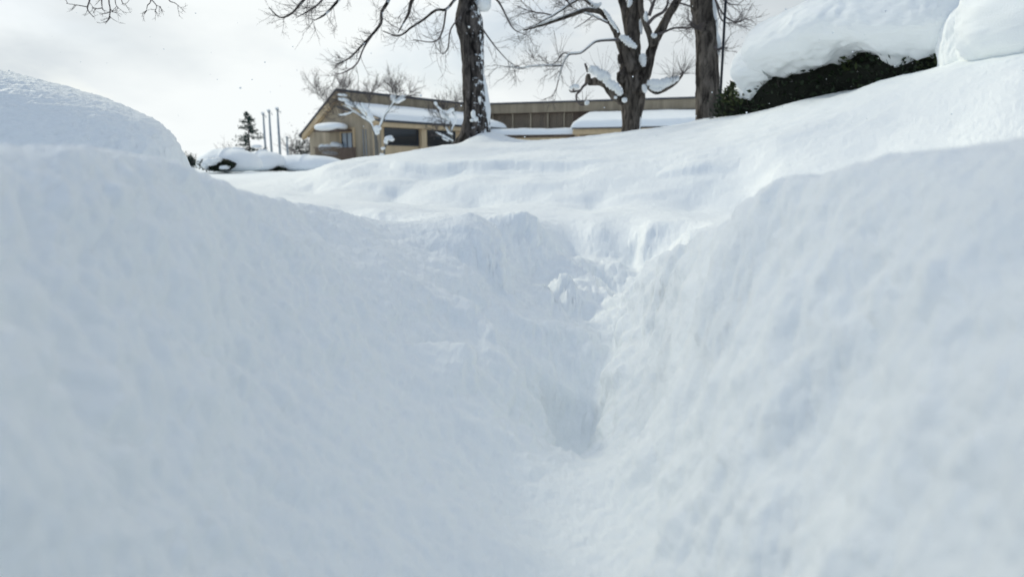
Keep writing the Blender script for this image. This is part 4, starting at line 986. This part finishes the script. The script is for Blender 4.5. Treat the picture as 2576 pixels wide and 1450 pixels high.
    m=MB(); m.box(O,e,gdir,sa,sb,.15,.385,z0,ze-.45); m.build('pilaster',M_tan,T,False)
    # door, porch and details on the gable
    def hg(px,py):
        a=(px-1288)/FPX; b_=(725-py)/FPX; yc=ct+b_*st; u=a/yc
        w_=(u*G1[1]-G1[0])/(gdir[0]-u*gdir[1]); y=G1[1]+gdir[1]*w_; return w_,(-st+b_*ct)/yc*y+CZ
    w0,zt=hg(888,334); w1,zb=hg(861,369)
    m=MB(); m.box(O,e,gdir,-.05,-.003,w0-.22,w0,zb-1.2,zt+.35); m.box(O,e,gdir,-.05,-.003,w1,w1+.16,zb-1.2,zt+.35); m.box(O,e,gdir,-.05,-.003,w0,w1,zt+.02,zt+.35)
    dr=m.build('door_surround',M_tan,T,False)
    m=MB(); m.box(O,e,gdir,-.045,-.01,w0,w0+.12,zb-1.2,zt+.02); m.box(O,e,gdir,-.045,-.01,w1-.12,w1,zb-1.2,zt+.02); m.box(O,e,gdir,-.045,-.01,(w0+w1)/2-.05,(w0+w1)/2+.05,zb-1.2,zt+.02)
    d_=m.build('door',M_fascia,T,False); m=MB(); m.box(O,e,gdir,-.03,-.015,w0+.12,w1-.12,zb-1.1,zt); g_=m.build('pane',M_pane,None,False); g_.parent=d_
    wa,za=hg(884,316); wb,zb2=hg(829,327)
    m=MB(); m.box(O,e,gdir,-1.25,-.03,wa-.1,wb+.1,(za+zb2)/2-.28,(za+zb2)/2-.16); pr=m.build('porch_roof',M_darkwood,T,False)
    m=MB(); c_=G1+gdir*(wa+wb)/2-e*.8; m.blob((c_[0],c_[1],(za+zb2)/2+.02),((wb-wa)/2+.25,.72,.30),26,.05,2.,ax=(gdir[0],gdir[1],0)); m.build('porch_snow',M_far,T)
    for px in (916,922.5):
        w_,_=hg(px,350); m=MB(); m.tube([(*(G1+gdir*w_-e*.06),z0),(*(G1+gdir*w_-e*.06),hg(px,325)[1])],[.028,.028],8); m.build('downpipe',M_metal,T)
    # boarded balustrade with snow on it, beside the door
    def hgo(px,py,off):
        a=(px-1288)/FPX; b_=(725-py)/FPX; yc=ct+b_*st; u=a/yc; p0=G1+e*off
        w_=(u*p0[1]-p0[0])/(gdir[0]-u*gdir[1]); y=p0[1]+gdir[1]*w_; return w_,(-st+b_*ct)/yc*y+CZ
    wq,zq=hgo(892,368,-1.5); wv,_=hgo(855,368,-1.5); wr,_=hgo(812,368,-1.5)
    m=MB(); m.box(O,e,gdir,-1.5,-1.42,wq,wv,z0,zq-.05)
    for k in range(int((wv-wq)/.1)): m.box(O,e,gdir,-1.54,-1.502,wq+.02+k*.1,wq+.09+k*.1,z0,zq-.08)
    m.build('balustrade',M_darkwood,T,False)
    m=MB(); m.box(O,e,gdir,-1.6,-1.4,wv+.01,wr+.9,zq-.62,zq-.55)
    for k in range(int((wr+.9-wv)/.13)): m.box(O,e,gdir,-1.52,-1.48,wv+.05+k*.13,wv+.09+k*.13,z0,zq-.06)
    m.box(O,e,gdir,-1.56,-1.44,wv+.01,wr+.9,zq-.05,zq+.0)
    m.build('railing',M_darkwood,T,False)
    m=Snow(T,M_far,'railing_snow')
    for px,py,a,b_,an in ((847,365,.42,.20,12),(811,370,.22,.2,0),(824,369,.3,.17,0),(830,385,.55,.14,5),(806,373,.12,.2,0)): m.blob(P(px,py,46.3),(a,.25,b_),14,.2,px,ax=(math.cos(math.radians(an)),0,-math.sin(math.radians(an))))
    m.build('railing_snow',M_far,T)
    # ---- second wing, swinging back towards the viewer
    A2=np.array([-3.9,58.1]); B2=np.array([21.0,49.4]); u2=(B2-A2)/np.linalg.norm(B2-A2); n2_=np.array([u2[1],-u2[0]]); L2=np.linalg.norm(B2-A2)
    if n2_[1]>0: n2_=-n2_
    m=MB(); m.box(A2,u2,n2_,-.5,L2,-.3,.0,z0,zr-.15); m.build('rear_wall',M_darkwood,T,False)
    m=MB(); m.box(A2,u2,n2_,-.4,L2,.35,.45,zr-.82,zr-.10); m.build('clerestory',M_wood,T,False)
    m=MB()
    for k in range(int(L2/.16)): m.box(A2,u2,n2_,k*.16,k*.16+.05,.455,.50,zr-.80,zr-.115)
    m.build('battens',M_wood,T,False)
    m=MB(); m.box(A2,u2,n2_,-.5,L2+.3,-3.,.56,zr-.09,zr+.03); m.build('upper_roof',M_fascia,T,False)
    m=MB(); m.box(A2,u2,n2_,-.2,L2,.05,.34,zr-.84,zr-.80); m.build('soffit',M_darkwood,T,False)
    # posts of the open gallery, seen above the low canopy
    def h2(px,py,off):
        a=(px-1288)/FPX; b_=(725-py)/FPX; yc=ct+b_*st; u=a/yc; p0=A2+n2_*off
        s_=(u*p0[1]-p0[0])/(u2[0]-u*u2[1]); y=p0[1]+u2[1]*s_; return s_,(-st+b_*ct)/yc*y+CZ
    for px in (1240,1290,1335,1379,1420): 
        s_,_=h2(px,300,.1); m=MB(); m.box(A2,u2,n2_,s_-.05,s_+.05,.04,.2,z0,zr-.85); m.build('post',M_wood,T,False)
    m=MB()
    for k in range(46):
        s_,_=h2(1232+k*4.6,300,.02); m.box(A2,u2,n2_,s_,s_+.05,.005,.035,z0,zr-.9)
    m.build('wall_battens',M_wood,T,False)
    # low canopy on the left, higher snowy roof on the right
    sc_,zc_=h2(1440,321,5.5); s0_,_=h2(1200,335,4.5); sE=h2(1900,300,5.5)[0]
    m=MB(); m.box(A2,u2,n2_,s0_,sc_-.05,.3,4.4,CZ+1.98,CZ+2.12); m.box(A2,u2,n2_,s0_,sc_-.05,4.3,4.4,CZ+1.45,CZ+1.97); m.build('canopy',M_darkwood,T,False)
    m=MB(); m.box(A2,u2,n2_,s0_,sc_-.05,4.41,4.46,CZ+1.62,CZ+1.9); m.build('canopy_board',M_tan,T,False)
    slab('canopy_snow',A2,u2,-n2_,s0_,sc_-.05,-4.6,-.3,CZ+2.12,CZ+2.12,.48,5.,T)
    m=MB(); m.poly([(*(A2+u2*sc_+n2_*5.6),CZ+2.42),(*(A2+u2*sc_+n2_*5.6),CZ+2.52),(*(A2+u2*sc_+n2_*.5),CZ+3.55),(*(A2+u2*sc_+n2_*.5),CZ+3.4)],(u2[0]*(sE-sc_),u2[1]*(sE-sc_),0)); m.build('lower_roof',M_fascia,T,False)
    slab('roof_snow',A2,u2,-n2_,sc_-.1,sE,-5.75,-.5,CZ+2.52,CZ+3.56,.48,8.,T,18.)
    m=MB(); m.box(A2,u2,n2_,sc_,sE-.2,5.3,5.42,CZ+2.05,CZ+2.42); m.build('eave_board',M_tan,T,False)
    m=MB(); m.box(A2,u2,n2_,sc_,sE-.2,4.6,4.8,z0,CZ+2.4); m.build('side_wall',M_wood,T,False)
    for k in range(7): m=MB(); s_=sc_+.3+k*1.7; m.box(A2,u2,n2_,s_,s_+.16,5.0,5.16,z0,CZ+2.4); m.build('post',M_tan,T,False)
building()

# ------------------------------------------------------------------ snowflakes in the air
def flakes():
    R_=np.random.RandomState(99); mb=MB()
    for k in range(170):
        d=R_.uniform(2.2,9); px=R_.uniform(0,2576); py=R_.uniform(-10,430) if k<140 else R_.uniform(430,1400)
        if py>430: d=R_.uniform(.5,1.0)*.9
        x,y,z=P(px,py,d); 
        if z<gz(x,y)+.03: continue
        r=R_.uniform(.0025,.0052)*(1 if d>1.2 else .7); mb.blob((x,y,z),(r,r*R_.uniform(.5,1),r*R_.uniform(.6,1)),4,.3,k)
    o=mb.build('falling_snow',M_far); tag(o,'white snowflakes drifting in the air before the trees','snow',kind='stuff')
flakes()
